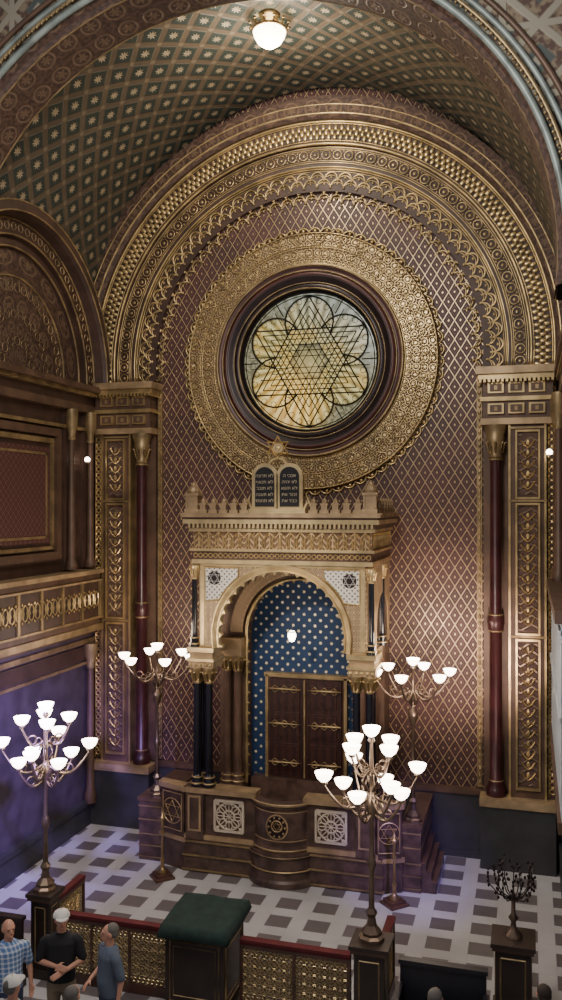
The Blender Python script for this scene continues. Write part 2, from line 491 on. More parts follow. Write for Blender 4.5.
for i in range(N):
    a=a0+(a1-a0)*(i+.5)/N;aa=a0+(a1-a0)*i/N
    g.ball(arcP(3.78,a,-.13),.026,.015,.032,6,4)
    g.ball(arcP(3.72,aa,-.13),.03,.02,.03,6,4)
    g.ball(arcP(3.58,a,-.12),.03,.02,.03,6,4);g.ball(arcP(3.65,aa,-.11),.026,.015,.026,6,4)
    g.ball(arcP(3.52,a,-.06),.026,.015,.026,6,4);g.ball(arcP(3.45,aa,-.06),.028,.018,.028,6,4)
    g.ball(arcP(3.38,aa,-.03),.024,.012,.024,6,4);g.ball(arcP(3.31,a,-.03),.030,.015,.030,6,4);g.ball(arcP(3.25,a,-.02),.018,.012,.018,6,4)
struct(g,'trim_5',[M_gold],'gilded scalloped lace arch edge',True)
# ---------------------------------------------------------------- round window
WZ=9.95;WX=-.05
def W(r,a,y): return (WX+r*cos(a),y,WZ+r*sin(a))
g=G()
g.arc([(1.46,-.03),(1.49,-.16),(1.55,-.20),(1.60,-.14),(1.66,-.14),(1.72,-.22),(1.76,-.22)],WX,WZ,0,2*pi,96,0)
g.arc([(1.76,-.22),(1.80,-.24),(1.84,-.16),(1.93,-.16),(1.97,-.2),(2.0,-.1)],WX,WZ,0,2*pi,96,1)
fr=struct(g,'window_1',[M_dark,M_maroon],'round stained glass window with six-pointed star tracery',True)
def wpart(g,name,mats,smooth=False):
    o=bpy.data.objects.new(name,mesh(g,name,mats,smooth));o.parent=fr;link(o);return o
g=G();g.add([W(1.47,2*pi*i/64,-.02) for i in range(64)],[list(range(64))]);wpart(g,'glass_pane',[M_glass])
g=G();yt=-.045
def bar(p,q,r=.016): g.tube([(WX+p[0],yt,WZ+p[1]),(WX+q[0],yt,WZ+q[1])],r,4)
for k in range(6):
    nrm=pi/2+k*pi/3
    for off,hl,rad in ((.12,1.28,.008),(.24,.80,.009),(.36,1.06,.011),(.48,.83,.009),(.58,1.0,.011),(.68,1.17,.015)):
        c=(off*cos(nrm),off*sin(nrm));t=(-sin(nrm),cos(nrm))
        bar((c[0]-t[0]*hl,c[1]-t[1]*hl),(c[0]+t[0]*hl,c[1]+t[1]*hl),rad)
    a=pi/2+k*pi/3
    cx,cz=.84*cos(a),.84*sin(a)
    g.tube([(WX+cx+.52*cos(a+t),yt,WZ+cz+.52*sin(a+t)) for t in [(-2.1+4.2*i/18) for i in range(19)]],.018,4)
    for j in range(9):                      # scalloped petal edge
        t=-1.9+3.8*j/8;g.torus((WX+cx+.46*cos(a+t),yt,WZ+cz+.46*sin(a+t)),.06,.006,8,4)
    b=a+pi/6;bar((1.12*cos(b),1.12*sin(b)),(1.45*cos(b),1.45*sin(b)),.012)
for R,r in ((1.45,.03),(1.385,.010)): g.torus((WX,yt,WZ),R,r,60,4)
wpart(g,'tracery',[M_lead])
g=G()
for R,r,y in ((1.50,.018,-.19),(1.62,.014,-.16),(1.86,.018,-.2),(1.98,.03,-.2)): g.torus((WX,y,WZ),R,r,80,5)
wpart(g,'gilt_ring',[M_gold2],True)
g=G();g.arc([(1.92,0),(1.92,-.10),(2.0,-.12),(2.66,-.10),(2.70,0)],WX,WZ,0,2*pi,96)
struct(g,'trim_6',[M_lace2],'broad gilded lace ring around the round window')
g=G()
for R,r in ((2.02,.022),(2.08,.010),(2.36,.012),(2.40,.008),(2.66,.016)): g.torus((WX,-.12,WZ),R,r,96,5)
for i in range(44):
    a=2*pi*i/44
    g.torus(W(2.22,a,-.125),.10,.012,10,4);g.ball(W(2.22,a,-.12),.035,.018,.035,6,4)
for i in range(34):
    a=2*pi*i/34;c=Vector(W(2.53,a,-.125));er=Vector((cos(a),0,sin(a)));et=Vector((-sin(a),0,cos(a)))
    pts=[]
    for j in range(14):
        t=2*pi*j/14;hx=.13*(sin(t)**3);hy=(13*cos(t)-5*cos(2*t)-2*cos(3*t)-cos(4*t))/16*.12
        pts.append(c+et*hx+er*hy)
    g.tube(pts,.012,4,True);g.ball(c+er*.02,.03,.018,.045,6,4)
N=68
pts=[W(2.70+.085*abs(sin(pi*i/8))**.7,2*pi*i/(8*N),-.04) for i in range(8*N)]
g.tube(pts,.020,5,True)
for i in range(N): g.ball(W(2.73,2*pi*(i+.5)/N,-.03),.045,.03,.045,6,4)
struct(g,'trim_7',[M_gold],'gilded hearts, rings and scalloped edge ornament',True)
# ---------------------------------------------------------------- pilasters
for s in (-1,1):
    g=G()
    def bx(xa,xb,y,za,zb,mi=0):
        xa,xb=sorted((s*xa,s*xb));g.box(xa,xb,y,0,za,zb,mi)
    bx(3.5,4.95,-.16,0,1.35,3);bx(3.46,4.84,-.55,0,1.2,3);bx(3.44,4.84,-.6,1.2,1.35,1)
    bx(4.0,4.68,-.34,1.35,8.5,0)
    bx(3.5,4.0,-.10,1.35,8.5,0)
    for q in (3.98,4.64): bx(q,q+.04,-.37,1.35,8.5,5)
    for za,zb in ((1.6,4.3),(4.55,6.9),(7.15,8.3)):
        bx(4.16,4.52,-.36,za,zb,2)
        for q in (4.11,4.53): bx(q,q+.035,-.40,za-.05,zb+.05,5)
        bx(4.11,4.565,-.40,za-.09,za-.05,5);bx(4.11,4.565,-.40,zb+.05,zb+.09,5)
        bx(4.0,4.66,-.38,zb+.11,zb+.15,4)
        z=za+.1
        cx=s*4.34
        while z<zb-.16:
            g.tube([(cx-.13,-.375,z+.15),(cx-.07,-.375,z+.05),(cx,-.375,z),(cx+.07,-.375,z+.05),(cx+.13,-.375,z+.15)],.016,4,mi=5)
            g.ball((cx,-.375,z+.10),.035,.02,.06,6,4,5)
            z+=.20
    bx(3.46,4.82,-.42,8.5,8.62,1);bx(3.5,4.8,-.40,8.62,8.95,0);bx(3.46,4.82,-.45,8.95,9.03,5)
    bx(3.5,4.8,-.42,9.03,9.36,0);bx(3.42,4.84,-.52,9.36,9.46,5);bx(3.38,4.86,-.58,9.46,9.60,1)
    for q in (3.60,3.98,4.36):
        for (za,zb) in ((8.70,8.90),(9.10,9.30)):
            bx(q,q+.30,-.46,za,zb,5);bx(q+.04,q+.26,-.47,za+.03,zb-.03,0)
            bx(q+.12,q+.18,-.48,za+.06,zb-.06,4)
    for i in range(17): bx(3.44+i*.083,3.44+i*.083+.045,-.56,9.30,9.37,5)
    struct(g,'trim_8',[M_brown2,M_beige,M_chev,M_plinth,M_gold2,M_gold],'brown and gold panelled pilaster with entablature')
    g=G()
    cx,cy=s*3.74,-.30
    prof=[(.19,1.35),(.19,1.5),(.14,1.56),(.16,1.62),(.12,1.68),(.115,4.5),(.15,4.55),(.15,4.62),(.17,4.68),(.15,4.74),(.15,4.8),(.11,4.85),(.105,7.85)]
    g.lathe(prof,cx,cy,14,0)
    g.lathe([(.11,7.85),(.14,7.88),(.12,7.94),(.13,8.08),(.18,8.25),(.16,8.28),(.21,8.44),(.21,8.5)],cx,cy,12,1)
    for z in (1.64,4.52,4.83,7.83): g.torus((cx,cy,z),.13,.022,14,4,1,'z')
    for i in range(8):
        a=i*pi/4;g.tube([(cx+.12*cos(a),cy+.12*sin(a),7.95),(cx+.17*cos(a),cy+.17*sin(a),8.15),(cx+.21*cos(a),cy+.21*sin(a),8.16)],.022,5,mi=1)
    struct(g,'trim_9',[M_redsh,M_gold2],'red scagliola colonnette with gilded capital',True)
    g=G()
    x=s*4.78
    g.box(min(x-.07,x+.07),max(x-.07,x+.07),-.30,0,1.36,9.5,1)
    for i in range(62):
        z=1.5+i*.13;g.torus((x,-.31,z),.05,.015,8,4);g.ball((x,-.31,z+.065),.025,.02,.025,5,4)
    for e in (-1,1): g.tube([(x+e*.065,-.31,1.4),(x+e*.065,-.31,9.5)],.012,4)
    struct(g,'trim_10',[M_gold,M_brown],'gilded lace edging strip')
# ---------------------------------------------------------------- side walls
LQ,LR,LZ=3.25,2.85,9.55
for s in (-1,1):
    X0=4.95
    T=Matrix.Translation((s*X0,0,0))@Matrix.Rotation(-s*pi/2,4,'Z')
    def q(a,b): return sorted((s*a,s*b))
    side='left' if s<0 else 'right'
    g=G(T)
    zt=12.7 if s<0 else 10.3
    a,b=q(-.1,6.1);g.box(a,b,0,.3,4.3,zt,0);g.box(a,b,0,.3,.5,4.3,1);g.box(a,b,0,.3,0,.5,2)
    struct(g,'wall_'+side,[M_brown,M_side,M_plinth],'brown side wall with blind arch and panels')
    g=G(T)
    k=1 if s<0 else .4
    def bx(qa,qb,y,za,zb,mi=0,yb=0):
        a,b=q(qa,qb);g.box(a,b,y*k,yb,za,zb,mi)
    bx(0.4,6.1,-.16,8.95,9.1,1);bx(.4,6.1,-.12,9.1,9.3,0);bx(.4,6.1,-.24,9.3,9.38,2);bx(.4,6.1,-.34,9.38,9.5,1)
    bx(1.75,6.0,-.10,8.35,8.5,1);bx(1.75,6.0,-.10,5.85,6.0,1);bx(1.75,1.9,-.10,6.0,8.35,1)
    bx(1.95,6.0,-.05,8.2,8.3,2);bx(1.95,2.03,-.05,6.1,8.2,2);bx(1.95,6.0,-.05,6.05,6.12,2)
    bx(2.1,6.0,-.03,6.2,8.1,3)
    for zz in (7.95,6.28): bx(2.2,6,-.045,zz,zz+.05,2)
    bx(2.2,2.25,-.045,6.3,8.0,2)
    for qq in (.62,1.42): bx(qq-.17,qq+.17,-.06,5.6,8.95,0)
    bx(.3,6.1,-.08,8.55,8.62,2)
    bx(.3,6.1,-.16,4.15,4.3,1);bx(.3,6.1,-.10,3.95,4.05,2);bx(.3,6.1,-.07,3.6,3.9,0);bx(.3,6.1,-.09,3.5,3.56,2)
    bx(.3,6.1,-.12,.0,.45,4);bx(.3,6.1,-.15,.45,.55,4)
    struct(g,'trim_11',[M_brown,M_brown2,M_gold2,M_redpanel,M_plinth],'brown and gold wall mouldings')
    g=G(T)
    for qq in (.62,1.42):
        cx=s*qq;cy=-.14 if s<0 else -.08
        g.lathe([(.12,5.6),(.12,5.75),(.08,5.8),(.062,8.3)],cx,cy,12,0)
        g.lathe([(.066,8.3),(.09,8.33),(.07,8.4),(.13,8.62),(.13,8.95)],cx,cy,10,1)
    if s<0:
        cx=s*.62
        g.lathe([(.13,.5),(.13,.7),(.09,.8),(.07,3.4)],cx,-.15,12,0);g.lathe([(.075,3.4),(.10,3.45),(.08,3.52),(.15,3.75),(.15,3.95)],cx,-.15,10,1)
    struct(g,'trim_12',[M_brown2,M_gold2],'slender colonnettes on the side wall',True)
    if s<0:
        g=G(T);cx=s*LQ
        g.arc([(0.02,-.02),(2.25,-.02)],cx,LZ,0,pi,40,2)
        g.arc([(2.2,0),(2.2,-.08),(2.4,-.08),(2.4,-.16),(2.72,-.18),(2.75,-.38),(2.8,-.46),(3.0,-.46),(3.03,-.2)],cx,LZ,0,pi,48,0)
        for r,y,rad in ((2.22,-.09,.02),(2.42,-.17,.02),(2.70,-.19,.02),(2.80,-.46,.018),(2.98,-.46,.018),(1.7,-.03,.02)):
            g.tube([(cx+r*cos(pi*i/40),y,LZ+r*sin(pi*i/40)) for i in range(41)],rad,5,mi=1)
        for i in range(36):
            t=pi*(i+.5)/36
            g.torus((cx+2.57*cos(t),-.175,LZ+2.57*sin(t)),.075,.010,8,4,1)
        for r in (.5,1.0,1.5):
            for i in range(int(r*14)):
                t=pi*(i+.5)/int(r*14);g.torus((cx+r*cos(t),-.03,LZ+r*sin(t)),.09,.007,8,4,1)
        struct(g,'trim_13',[M_brown,M_gold2,M_soff],'blind lunette with gilded archivolt')
    g=G(T);k=1
    if s<0:
        z0=4.3
        bx(.5,6.05,-.30,z0,5.5,1);bx(.45,6.05,-.38,5.47,5.56,2);bx(.45,6.05,-.36,z0-.05,z0+.08,3)
        bx(.5,6.05,-.31,z0+.25,5.3,0);bx(.45,6.05,-.34,5.3,5.34,2);bx(.45,6.05,-.34,z0+.2,z0+.24,3)
        for i in range(8):
            qq=.5+i*.78;bx(qq,qq+.07,-.35,z0+.24,5.3,3)
        for i in range(26):
            qq=.7+i*.21;g.torus((s*qq,-.33,4.93),.09,.016,8,4,4,sz=1.7)
            g.torus((s*(qq+.1),-.33,4.93),.06,.012,8,4,4)
            for e in (-1,1): g.ball((s*(qq+.1),-.33,4.93+e*.17),.03,.02,.03,5,4,4)
        struct(g,'trim_14',[M_brown,M_brown2,M_beige,M_gold2,M_gold],'gallery parapet with gilded scroll lattice')
    else:
        bx(.9,6.05,-.20,2.9,5.5,0);bx(.85,6.08,-.28,5.45,5.6,1);bx(.85,6.08,-.24,2.8,2.95,1)
        bx(1.0,6.05,-.23,5.30,5.36,2);bx(1.0,6.05,-.23,4.2,4.26,2)
        struct(g,'trim_14',[M_pale,M_brown2,M_white],'pale painted gallery parapet')
# ---------------------------------------------------------------- vault and front arch
def skip(c):
    qd=-c.y-LQ;zz=c.z-LZ
    return (c.x<-2.5) and (qd*qd+zz*zz<2.90**2 or (c.z<LZ and abs(qd)<2.9))
g=G();n=40
prof=[(1.0,-.25-(5.1*i/n)) for i in range(n+1)]
vs=[];fs=[];uv=[];na=120
for i in range(na+1):
    a=-.12+(pi+.24)*i/na
    for r,y in prof: vs.append((5.02*cos(a),y,VZ+5.35*sin(a)))
m=len(prof)
for i in range(na):
    for k in range(m-1):
        f=(i*m+k,(i+1)*m+k,(i+1)*m+k+1,i*m+k+1)
        c=sum((Vector(vs[t]) for t in f),Vector())/4
        if skip(c): continue
        fs.append(f);u0=5.2*(pi+.24)*i/na;u1=5.2*(pi+.24)*(i+1)/na
        uv.append([(u0,prof[k][1]),(u1,prof[k][1]),(u1,prof[k+1][1]),(u0,prof[k+1][1])])
g.add(vs,fs,0,uv)
struct(g,'ceiling',[M_vault],'dark coffered barrel vault with gilded stars',True)
g=G()
g.arc([(5.15,-5.0),(4.75,-5.1),(4.72,-5.15),(4.72,-5.95),(4.78,-6.0),(4.84,-6.15)],0,VZ,-.1,pi+.1,110,0,1,.93)
struct(g,'trim_15',[M_soff],'broad brown patterned transverse arch')
g=G()
def atube(r,y,rad,mi=0,n=100):
    g.tube([(r*cos(-.1+(pi+.2)*i/n),y,VZ+.93*r*sin(-.1+(pi+.2)*i/n)) for i in range(n+1)],rad,6,mi=mi)
atube(4.74,-5.12,.02,1);atube(4.73,-5.93,.02,1)
atube(4.83,-6.17,.05,0);atube(4.95,-6.2,.03,1);atube(5.05,-6.17,.04,0);atube(5.2,-6.15,.04,2)
for i in range(170):
    a=-.1+(pi+.2)*i/170;g.ball((4.90*cos(a),-6.24,VZ+.93*4.90*sin(a)),.025,.025,.025,5,4,1)
struct(g,'trim_16',[M_teal,M_gold2,M_brown2],'pale corded moulding of the front arch',True)
g=G()
n=48;r=4.84
for i in range(n):
    p0=pi-pi*i/n;p1=pi-pi*(i+1)/n
    x0,z0=r*cos(p0),VZ+.93*r*sin(p0);x1,z1=r*cos(p1),VZ+.93*r*sin(p1)
    g.add([(x0,-6.12,z0),(x1,-6.12,z1),(x1,-6.12,19),(x0,-6.12,19)],[(0,1,2,3)])
g.box(-9,-r,-6.12,-5.6,10.2,19);g.box(r,9,-6.12,-5.6,10.2,19)
g.box(-9,-5.25,-6.12,-5.6,0,10.2,1);g.box(5.25,9,-6.12,-5.6,0,10.2,1)
struct(g,'wall_hall',[M_hall,M_brown],'hall wall with cream and brown strapwork around the arch')
# ---------------------------------------------------------------- torah ark
ARK=thing('torah_ark','gilded stone ark canopy with starred blue niche on brown marble platform','ark',(0,-2.0,0))
def ap(g,name,mats,smooth=False,label=None): return part(g,name,ARK,mats,smooth,label)
RX=2.55
g=G()
g.box(-2.95,RX,-1.95,-.14,0,.5,0);g.box(-1.9,1.9,-2.2,-1.95,0,.62,0)
g.box(-1.85,1.85,-2.15,-.14,.5,.95,0)
for a,b in ((-2.95,-2.45),(2.22,RX)):
    g.box(a,b,-1.95,-.14,.5,1.15,0)
    g.box(a-.03,b+.03,-1.98,-.14,1.15,1.22,1)
    for z in (.06,.28,.5,.78,1.04): g.box(a-.012,b+.012,-1.965,-.2,z,z+.022,2)
for z in (.03,.3,.56): g.box(-1.93,1.93,-2.23,-1.9,z,z+.028,2)
for z in (.06,.28): g.box(-2.96,RX+.01,-1.96,-1.9,z,z+.022,2)
BY=-1.78
BA,BB=pi+.52,2*pi-.52
g.lathe([(.74,0),(.74,.1),(.70,.14),(.70,.5),(.73,.55),(.73,.62),(.5,.62)],0,BY,28,0,BA-.1,BB+.1,cap=False)
for z in (.06,.30,.56): 
    g.tube([(.72*cos(BA+(BB-BA)*i/24),BY+.72*sin(BA+(BB-BA)*i/24),z) for i in range(25)],.016,4,mi=2)
for i in range(3): g.box(RX+.002+i*.09,RX+.092+i*.09,-1.90,-.5,0,.52-i*.16,0);g.box(RX+.002+i*.09,RX+.10+i*.09,-1.92,-.48,.52-i*.16,.55-i*.16,1)
ap(g,'platform',[M_marb,M_brown2,M_gold2])
g=G()
g.box(-1.86,-1.5,-2.22,-1.86,.62,1.62,0);g.box(1.42,1.78,-2.22,-1.86,.62,1.62,0)
for (a,b) in ((-1.5,-.50),(.48,1.42)):
    g.box(a,b,-2.14,-1.98,.62,1.5,0)
for (a,b) in ((-1.9,-.46),(.45,1.82)):
    g.box(a,b,-2.24,-1.9,1.5,1.60,1);g.box(a,b,-2.20,-1.92,.62,.70,1)
for x in (-1.68,1.60):
    g.box(x-.13,x+.13,-2.235,-2.2,.78,1.45,1);g.box(x-.09,x+.09,-2.245,-2.2,.82,1.41,0)
for s in (-1,1):
    xa=1.9 if s<0 else 1.8;xb=2.45 if s<0 else 2.22
    P=[(s*xa,-2.2),(s*xb,-2.0),(s*xb,-1.85),(s*xa,-2.0)]
    if s>0:P=P[::-1]
    g.prism(P,.0,1.5,0)
    P2=[(s*(xa-.04),-2.25),(s*(xb+.05),-2.03),(s*(xb+.05),-1.82),(s*(xa-.04),-1.98)]
    if s>0:P2=P2[::-1]
    g.prism(P2,1.5,1.6,1);g.prism(P2,.55,.62,1)
g.lathe([(.66,.62),(.66,.70),(.61,.73),(.61,1.38),(.66,1.43),(.67,1.52),(.50,1.52),(.50,.62)],0,BY,28,0,BA,BB,cap=False)
def bt(R,z,rad,mi): g.tube([(R*cos(BA+(BB-BA)*i/24),BY+R*sin(BA+(BB-BA)*i/24),z) for i in range(25)],rad,5,mi=mi)
bt(.66,1.49,.030,1);bt(.65,.66,.025,1);bt(.615,.82,.010,1);bt(.615,1.34,.010,1)
ap(g,'parapet',[M_marb,M_beige])
def rosette(c,R,yy):
    x,z=c
    g.box(x-R,x+R,yy,yy+.03,z-R,z+R,1)
    for e in (-1,1):
        g.box(x+e*R-.02,x+e*R+.02,yy-.03,yy+.02,z-R,z+R,0);g.box(x-R,x+R,yy-.03,yy+.02,z+e*R-.02,z+e*R+.02,0)
    g.torus((x,yy-.01,z),R*.36,.014,14,4,0);g.torus((x,yy-.01,z),R*.9,.016,20,4,0)
    for k in range(8):
        a=k*pi/4;g.torus((x+R*.62*cos(a),yy-.01,z+R*.62*sin(a)),R*.25,.012,10,4,0)
        g.tube([(x,yy-.01,z),(x+R*cos(a)*1.05,yy-.01,z+R*sin(a)*1.05)],.01,4,mi=0)
    for ex in(-1,1):
        for ez in (-1,1): g.ball((x+ex*R*.82,yy-.01,z+ez*R*.82),.04,.02,.04,6,4)
for x in (-1.0,.96):
    g=G();rosette((x,1.1),.28,-2.17);ap(g,'rosette_panel',[M_cream,M_brown2])
g=G()
my=BY-.605
g.ball((0,my,1.08),.20,.02,.22,16,6,1)
g.torus((0,my-.015,1.08),.20,.016,20,5,0,sz=1.1);g.torus((0,my-.025,1.10),.10,.012,22,4,0)
for k in (0,1):
    pts=[(.09*cos(pi/2+k*pi+2*pi*j/3),my-.03,1.10+.09*sin(pi/2+k*pi+2*pi*j/3)) for j in range(3)];g.tube(pts,.009,4,True)
for k in range(10): g.ball((.155*cos(k*pi/5),my-.02,1.08+.175*sin(k*pi/5)),.022,.02,.022,6,4)
ap(g,'star_medallion',[M_beige,M_dark])
for s in (-1,1):
    g=G()
    ux=Vector((s*.55,.2,0)).normalized()
    c=Vector((-2.175,-2.125,1.08)) if s<0 else Vector((2.01,-2.135,1.08));w=1 if s<0 else .8
    for k in (0,1):
        pts=[c+ux*.2*w*cos(pi/2+k*pi+2*pi*j/3)+Vector((0,0,.2*w*sin(pi/2+k*pi+2*pi*j/3))) for j in range(3)];g.tube(pts,.016,4,True)
    g.tube([c+ux*.24*w*cos(t*pi/10)+Vector((0,0,.24*w*sin(t*pi/10))) for t in range(20)],.012,4,True)
    for e in (-1,1):
        g.tube([c+ux*.24*w*e+Vector((0,0,-.34)),c+ux*.24*w*e+Vector((0,0,.36))],.012,4)
        g.tube([c-ux*.24*w+Vector((0,0,.35*e)),c+ux*.24*w+Vector((0,0,.35*e))],.012,4)
    ap(g,'star_panel',[M_beige])
def column_mesh(name,h,r,m0,m1,cap=.22):
    g=G()
    g.lathe([(r*1.7,0),(r*1.7,.06),(r*1.3,.1),(r*1.5,.15),(r*1.05,.2),(r,.25),(r*.92,h-cap-.03)],0,0,14,0)
    g.lathe([(r*1.0,h-cap-.03),(r*1.25,h-cap),(r*1.0,h-cap+.03),(r*1.2,h-cap*.6),(r*1.9,h-.06),(r*1.9,h)],0,0,12,1)
    g.torus((0,0,.17),r*1.35,.018,14,4,1,'z');g.torus((0,0,.06),r*1.65,.018,14,4,1,'z')
    for i in range(8):
        a=i*pi/4
        g.tube([(r*1.1*cos(a),r*1.1*sin(a),h-cap+.02),(r*1.6*cos(a),r*1.6*sin(a),h-cap*.35),(r*2.1*cos(a),r*2.1*sin(a),h-cap*.3)],r*.28,4,mi=1)
    return mesh(g,name,[m0,m1],True)
lowc=column_mesh('ark_column',2.25,.075,M_black,M_gold,.28)
upc=column_mesh('upper_colonnette',1.55,.055,M_black,M_goldb,.24)
bkc=column_mesh('rear_column',2.6,.085,M_brown2,M_gold,.3)
LOC=Vector((0,-2.0,0))
for s in (-1,1):
    for x,y in ((1.66,-2.12),(1.42,-2.12),(1.66,-1.86)): place(lowc,'column',ARK,Vector((s*x,y,1.62))-LOC)
    for x,y in ((1.70,-2.16),(1.70,-1.0)): place(upc,'colonnette',ARK,Vector((s*x,y,4.26))-LOC)
    for x,y in ((1.50,-.85),(1.28,-.85)): place(bkc,'rear_column',ARK,Vector((s*x,y,1.3))-LOC)
for s in (-1,1):
    g=G()
    g.box(s*1.54-.25,s*1.54+.25,-2.26,-1.72,3.87,4.0,0);g.box(s*1.54-.27,s*1.54+.27,-2.3,-1.7,4.0,4.05,1)
    g.box(s*1.54-.23,s*1.54+.23,-2.24,-1.74,4.05,4.18,0);g.box(s*1.54-.27,s*1.54+.27,-2.31,-1.69,4.18,4.26,1)
    g.box(s*1.64-.06,s*1.64+.06,-1.74,-.95,4.0,4.26,0)
    for i in range(5): g.ball((s*1.54-.2+i*.1,-2.26,3.93),.035,.03,.04,6,4,1)
    ap(g,'impost_block',[M_beige,M_goldb])
    g=G();g.box(s*1.39-.24,s*1.39+.24,-1.05,-.7,3.9,4.26,0);ap(g,'rear_impost',[M_beige])
    g=G();g.box(s*1.39-.24,s*1.39+.24,-1.05,-.7,.95,1.3,0);ap(g,'rear_pedestal',[M_marb])
CZ=4.50;CR=1.24
g=G()
g.archpanel(-1.6,1.6,4.26,5.84,0,CZ,CR,-2.14,-1.92,32,0,1.0)
for s in (-1,1):
    g.box(s*1.54-.04,s*1.54+.04,-2.17,-2.14,4.3,5.8,1)
g.box(-1.58,1.58,-2.17,-2.14,5.79,5.83,1)
ap(g,'arch_front',[M_lace3,M_goldb])
for s in (-1,1):
    g=G(Matrix.Translation((s*1.72,-1.03,0))@Matrix.Rotation(s*pi/2,4,'Z'))
    g.archpanel(-.95,.85,4.26,5.84,0,4.62,.66,-.0,.16,20,0)
    ap(g,'arch_side',[M_beige])
g=G()
def ac(r,a,y): return (r*cos(a),y,CZ+r*sin(a))
e0=-.19
g.arc([(1.22,-2.0),(1.22,-2.19),(1.32,-2.21),(1.34,-2.14)],0,CZ,e0,pi-e0,52,1)
for r,rad in ((1.225,.014),(1.33,.016)): g.tube([ac(r,e0+(pi-2*e0)*i/48,-2.21) for i in range(49)],rad,5)
g.lobes(0,CZ,1.22,.07,19,e0,pi-e0,-2.18,-2.04,0)
ap(g,'arch_moulding',[M_goldb,M_gold])
for s in (-1,1):
    g=G();z1=5.77
    arcp=[(s*1.37*cos(rq),CZ+1.37*sin(rq)) for rq in [math.radians(q) for q in (53,48,43,38,33,29)]]
    for i in range(len(arcp)-1):
        p,q2=arcp[i],arcp[i+1];g.add([(p[0],-2.16,p[1]),(q2[0],-2.16,q2[1]),(q2[0],-2.16,z1),(p[0],-2.16,z1)],[(0,1,2,3)],0)
    p=arcp[-1];g.add([(p[0],-2.16,p[1]),(s*1.49,-2.16,5.14),(s*1.49,-2.16,z1),(p[0],-2.16,z1)],[(0,1,2,3)],0)
    g.tube([(p[0],-2.17,p[1]) for p in arcp]+[(s*1.49,-2.17,5.14),(s*1.49,-2.17,z1),(arcp[0][0],-2.17,z1)],.018,4,True,3)
    c=(s*1.30,-2.17,5.57)
    g.add([(c[0]+.13*cos(2*pi*i/16),-2.166,c[2]+.13*sin(2*pi*i/16)) for i in range(16)],[list(range(16))],1)
    for k in (0,1): g.tube([(c[0]+.12*cos(pi/2+k*pi+2*pi*j/3),-2.18,c[2]+.12*sin(pi/2+k*pi+2*pi*j/3)) for j in range(3)],.015,4,True,2)
    ap(g,'spandrel_panel',[M_pierce,M_dark,M_white,M_goldb])
g=G()
def ring(o,z0,z1,mi): g.box(-1.72-o,1.72+o,-2.2-o,-.14,z0,z1,mi)
ring(.02,5.84,5.92,1);ring(-.01,5.92,6.08,3);ring(.05,6.08,6.13,1);ring(0,6.13,6.45,2);ring(.06,6.45,6.51,1)
ring(.08,6.51,6.60,3);ring(.15,6.60,6.68,1);ring(.13,6.68,6.72,3);ring(.18,6.72,6.80,0)
for i in range(42):
    x=-1.74+i*3.48/41;g.box(x-.022,x+.022,-2.34,-2.2,6.52,6.60,1)
for i in range(22):
    x=-1.62+i*3.24/21;g.tube([(x-.055,-2.22,6.16),(x-.055,-2.22,6.32),(x,-2.22,6.42),(x+.055,-2.22,6.32),(x+.055,-2.22,6.16)],.014,4,mi=1)
    if i<14:
        y=-2.1+i*.14;g.tube([(1.74,y-.05,6.16),(1.74,y-.05,6.32),(1.74,y,6.42),(1.74,y+.05,6.32),(1.74,y+.05,6.16)],.014,4,mi=1)
for i in range(34):
    x=-1.66+i*3.32/33;g.torus((x,-2.215,6.0),.04,.010,8,4,1)
ap(g,'entablature',[M_beige,M_goldb,M_frz,M_brown2])
g=G();g.box(-.085,.085,-.05,.05,0,.06);g.box(-.055,.055,-.04,.04,.06,.15)
g.box(-.075,.075,-.05,.05,.15,.18);g.lathe([(.05,.18),(.05,.22),(.02,.26),(.0,.29)],0,0,8)
fin=mesh(g,'finial',[M_beige])
xs=[-1.48+i*.205 for i in range(5)]
for x in xs+[-x for x in xs]: place(fin,'crest_finial',ARK,Vector((x,-2.28,6.8))-LOC)
for i in range(6): 
    place(fin,'crest_finial',ARK,Vector((1.80,-2.0+i*.3,6.8))-LOC,pi/2)
g=G();g.box(-.14,.14,-.14,.14,0,.08);g.box(-.11,.11,-.11,.11,.08,.32);g.box(-.14,.14,-.14,.14,.32,.37)
for e in (-1,1): g.box(e*.1-.02,e*.1+.02,-.125,-.105,.1,.31)
g.lathe([(.12,.37),(.125,.42),(.10,.48),(.04,.53),(.03,.56),(0,.60)],0,0,12)
cf=mesh(g,'corner_finial',[M_beige])
for s in (-1,1): place(cf,'corner_finial',ARK,Vector((s*1.70,-2.2,6.8))-LOC)
TAB=bpy.data.objects.new('tablets',None);TAB.parent=ARK;TAB.location=(-.03,-.22,6.8);TAB.scale=(1.08,1,1.0);link(TAB)
def tp(g,name,mats,sm=False):
    o=bpy.data.objects.new(name,mesh(g,name,mats,sm));o.parent=TAB;link(o);return o
def rounded(cx,w,z0,z1,y0,y1,mi):
    pts=[(cx-w,z0),(cx+w,z0)]+[(cx+w*cos(pi*i/10),z1-w+w*sin(pi*i/10)) for i in range(11)]
    n=len(pts)
    g.add([(p[0],y0,p[1]) for p in pts]+[(p[0],y1,p[1]) for p in pts],[list(range(n)),[i+n for i in range(n)][::-1]]+[(i,(i+1)%n,(i+1)%n+n,i+n) for i in range(n)],mi)
g=G()
rounded(-.22,.23,0,.92,-.06,.08,0);rounded(.22,.23,0,.92,-.06,.08,0);g.box(-.5,.5,-.1,.12,0,.08,0)
g.tube([(-.2,0,.85),(-.1,0,.98),(0,0,1.02),(.1,0,.98),(.2,0,.85)],.035,6)
for s in (-1,1):
    g.tube([(s*.45,0,.05),(s*.52,0,.2),(s*.47,0,.35),(s*.6,0,.1)],.03,5)
tp(g,'tablet_frame',[M_goldb])
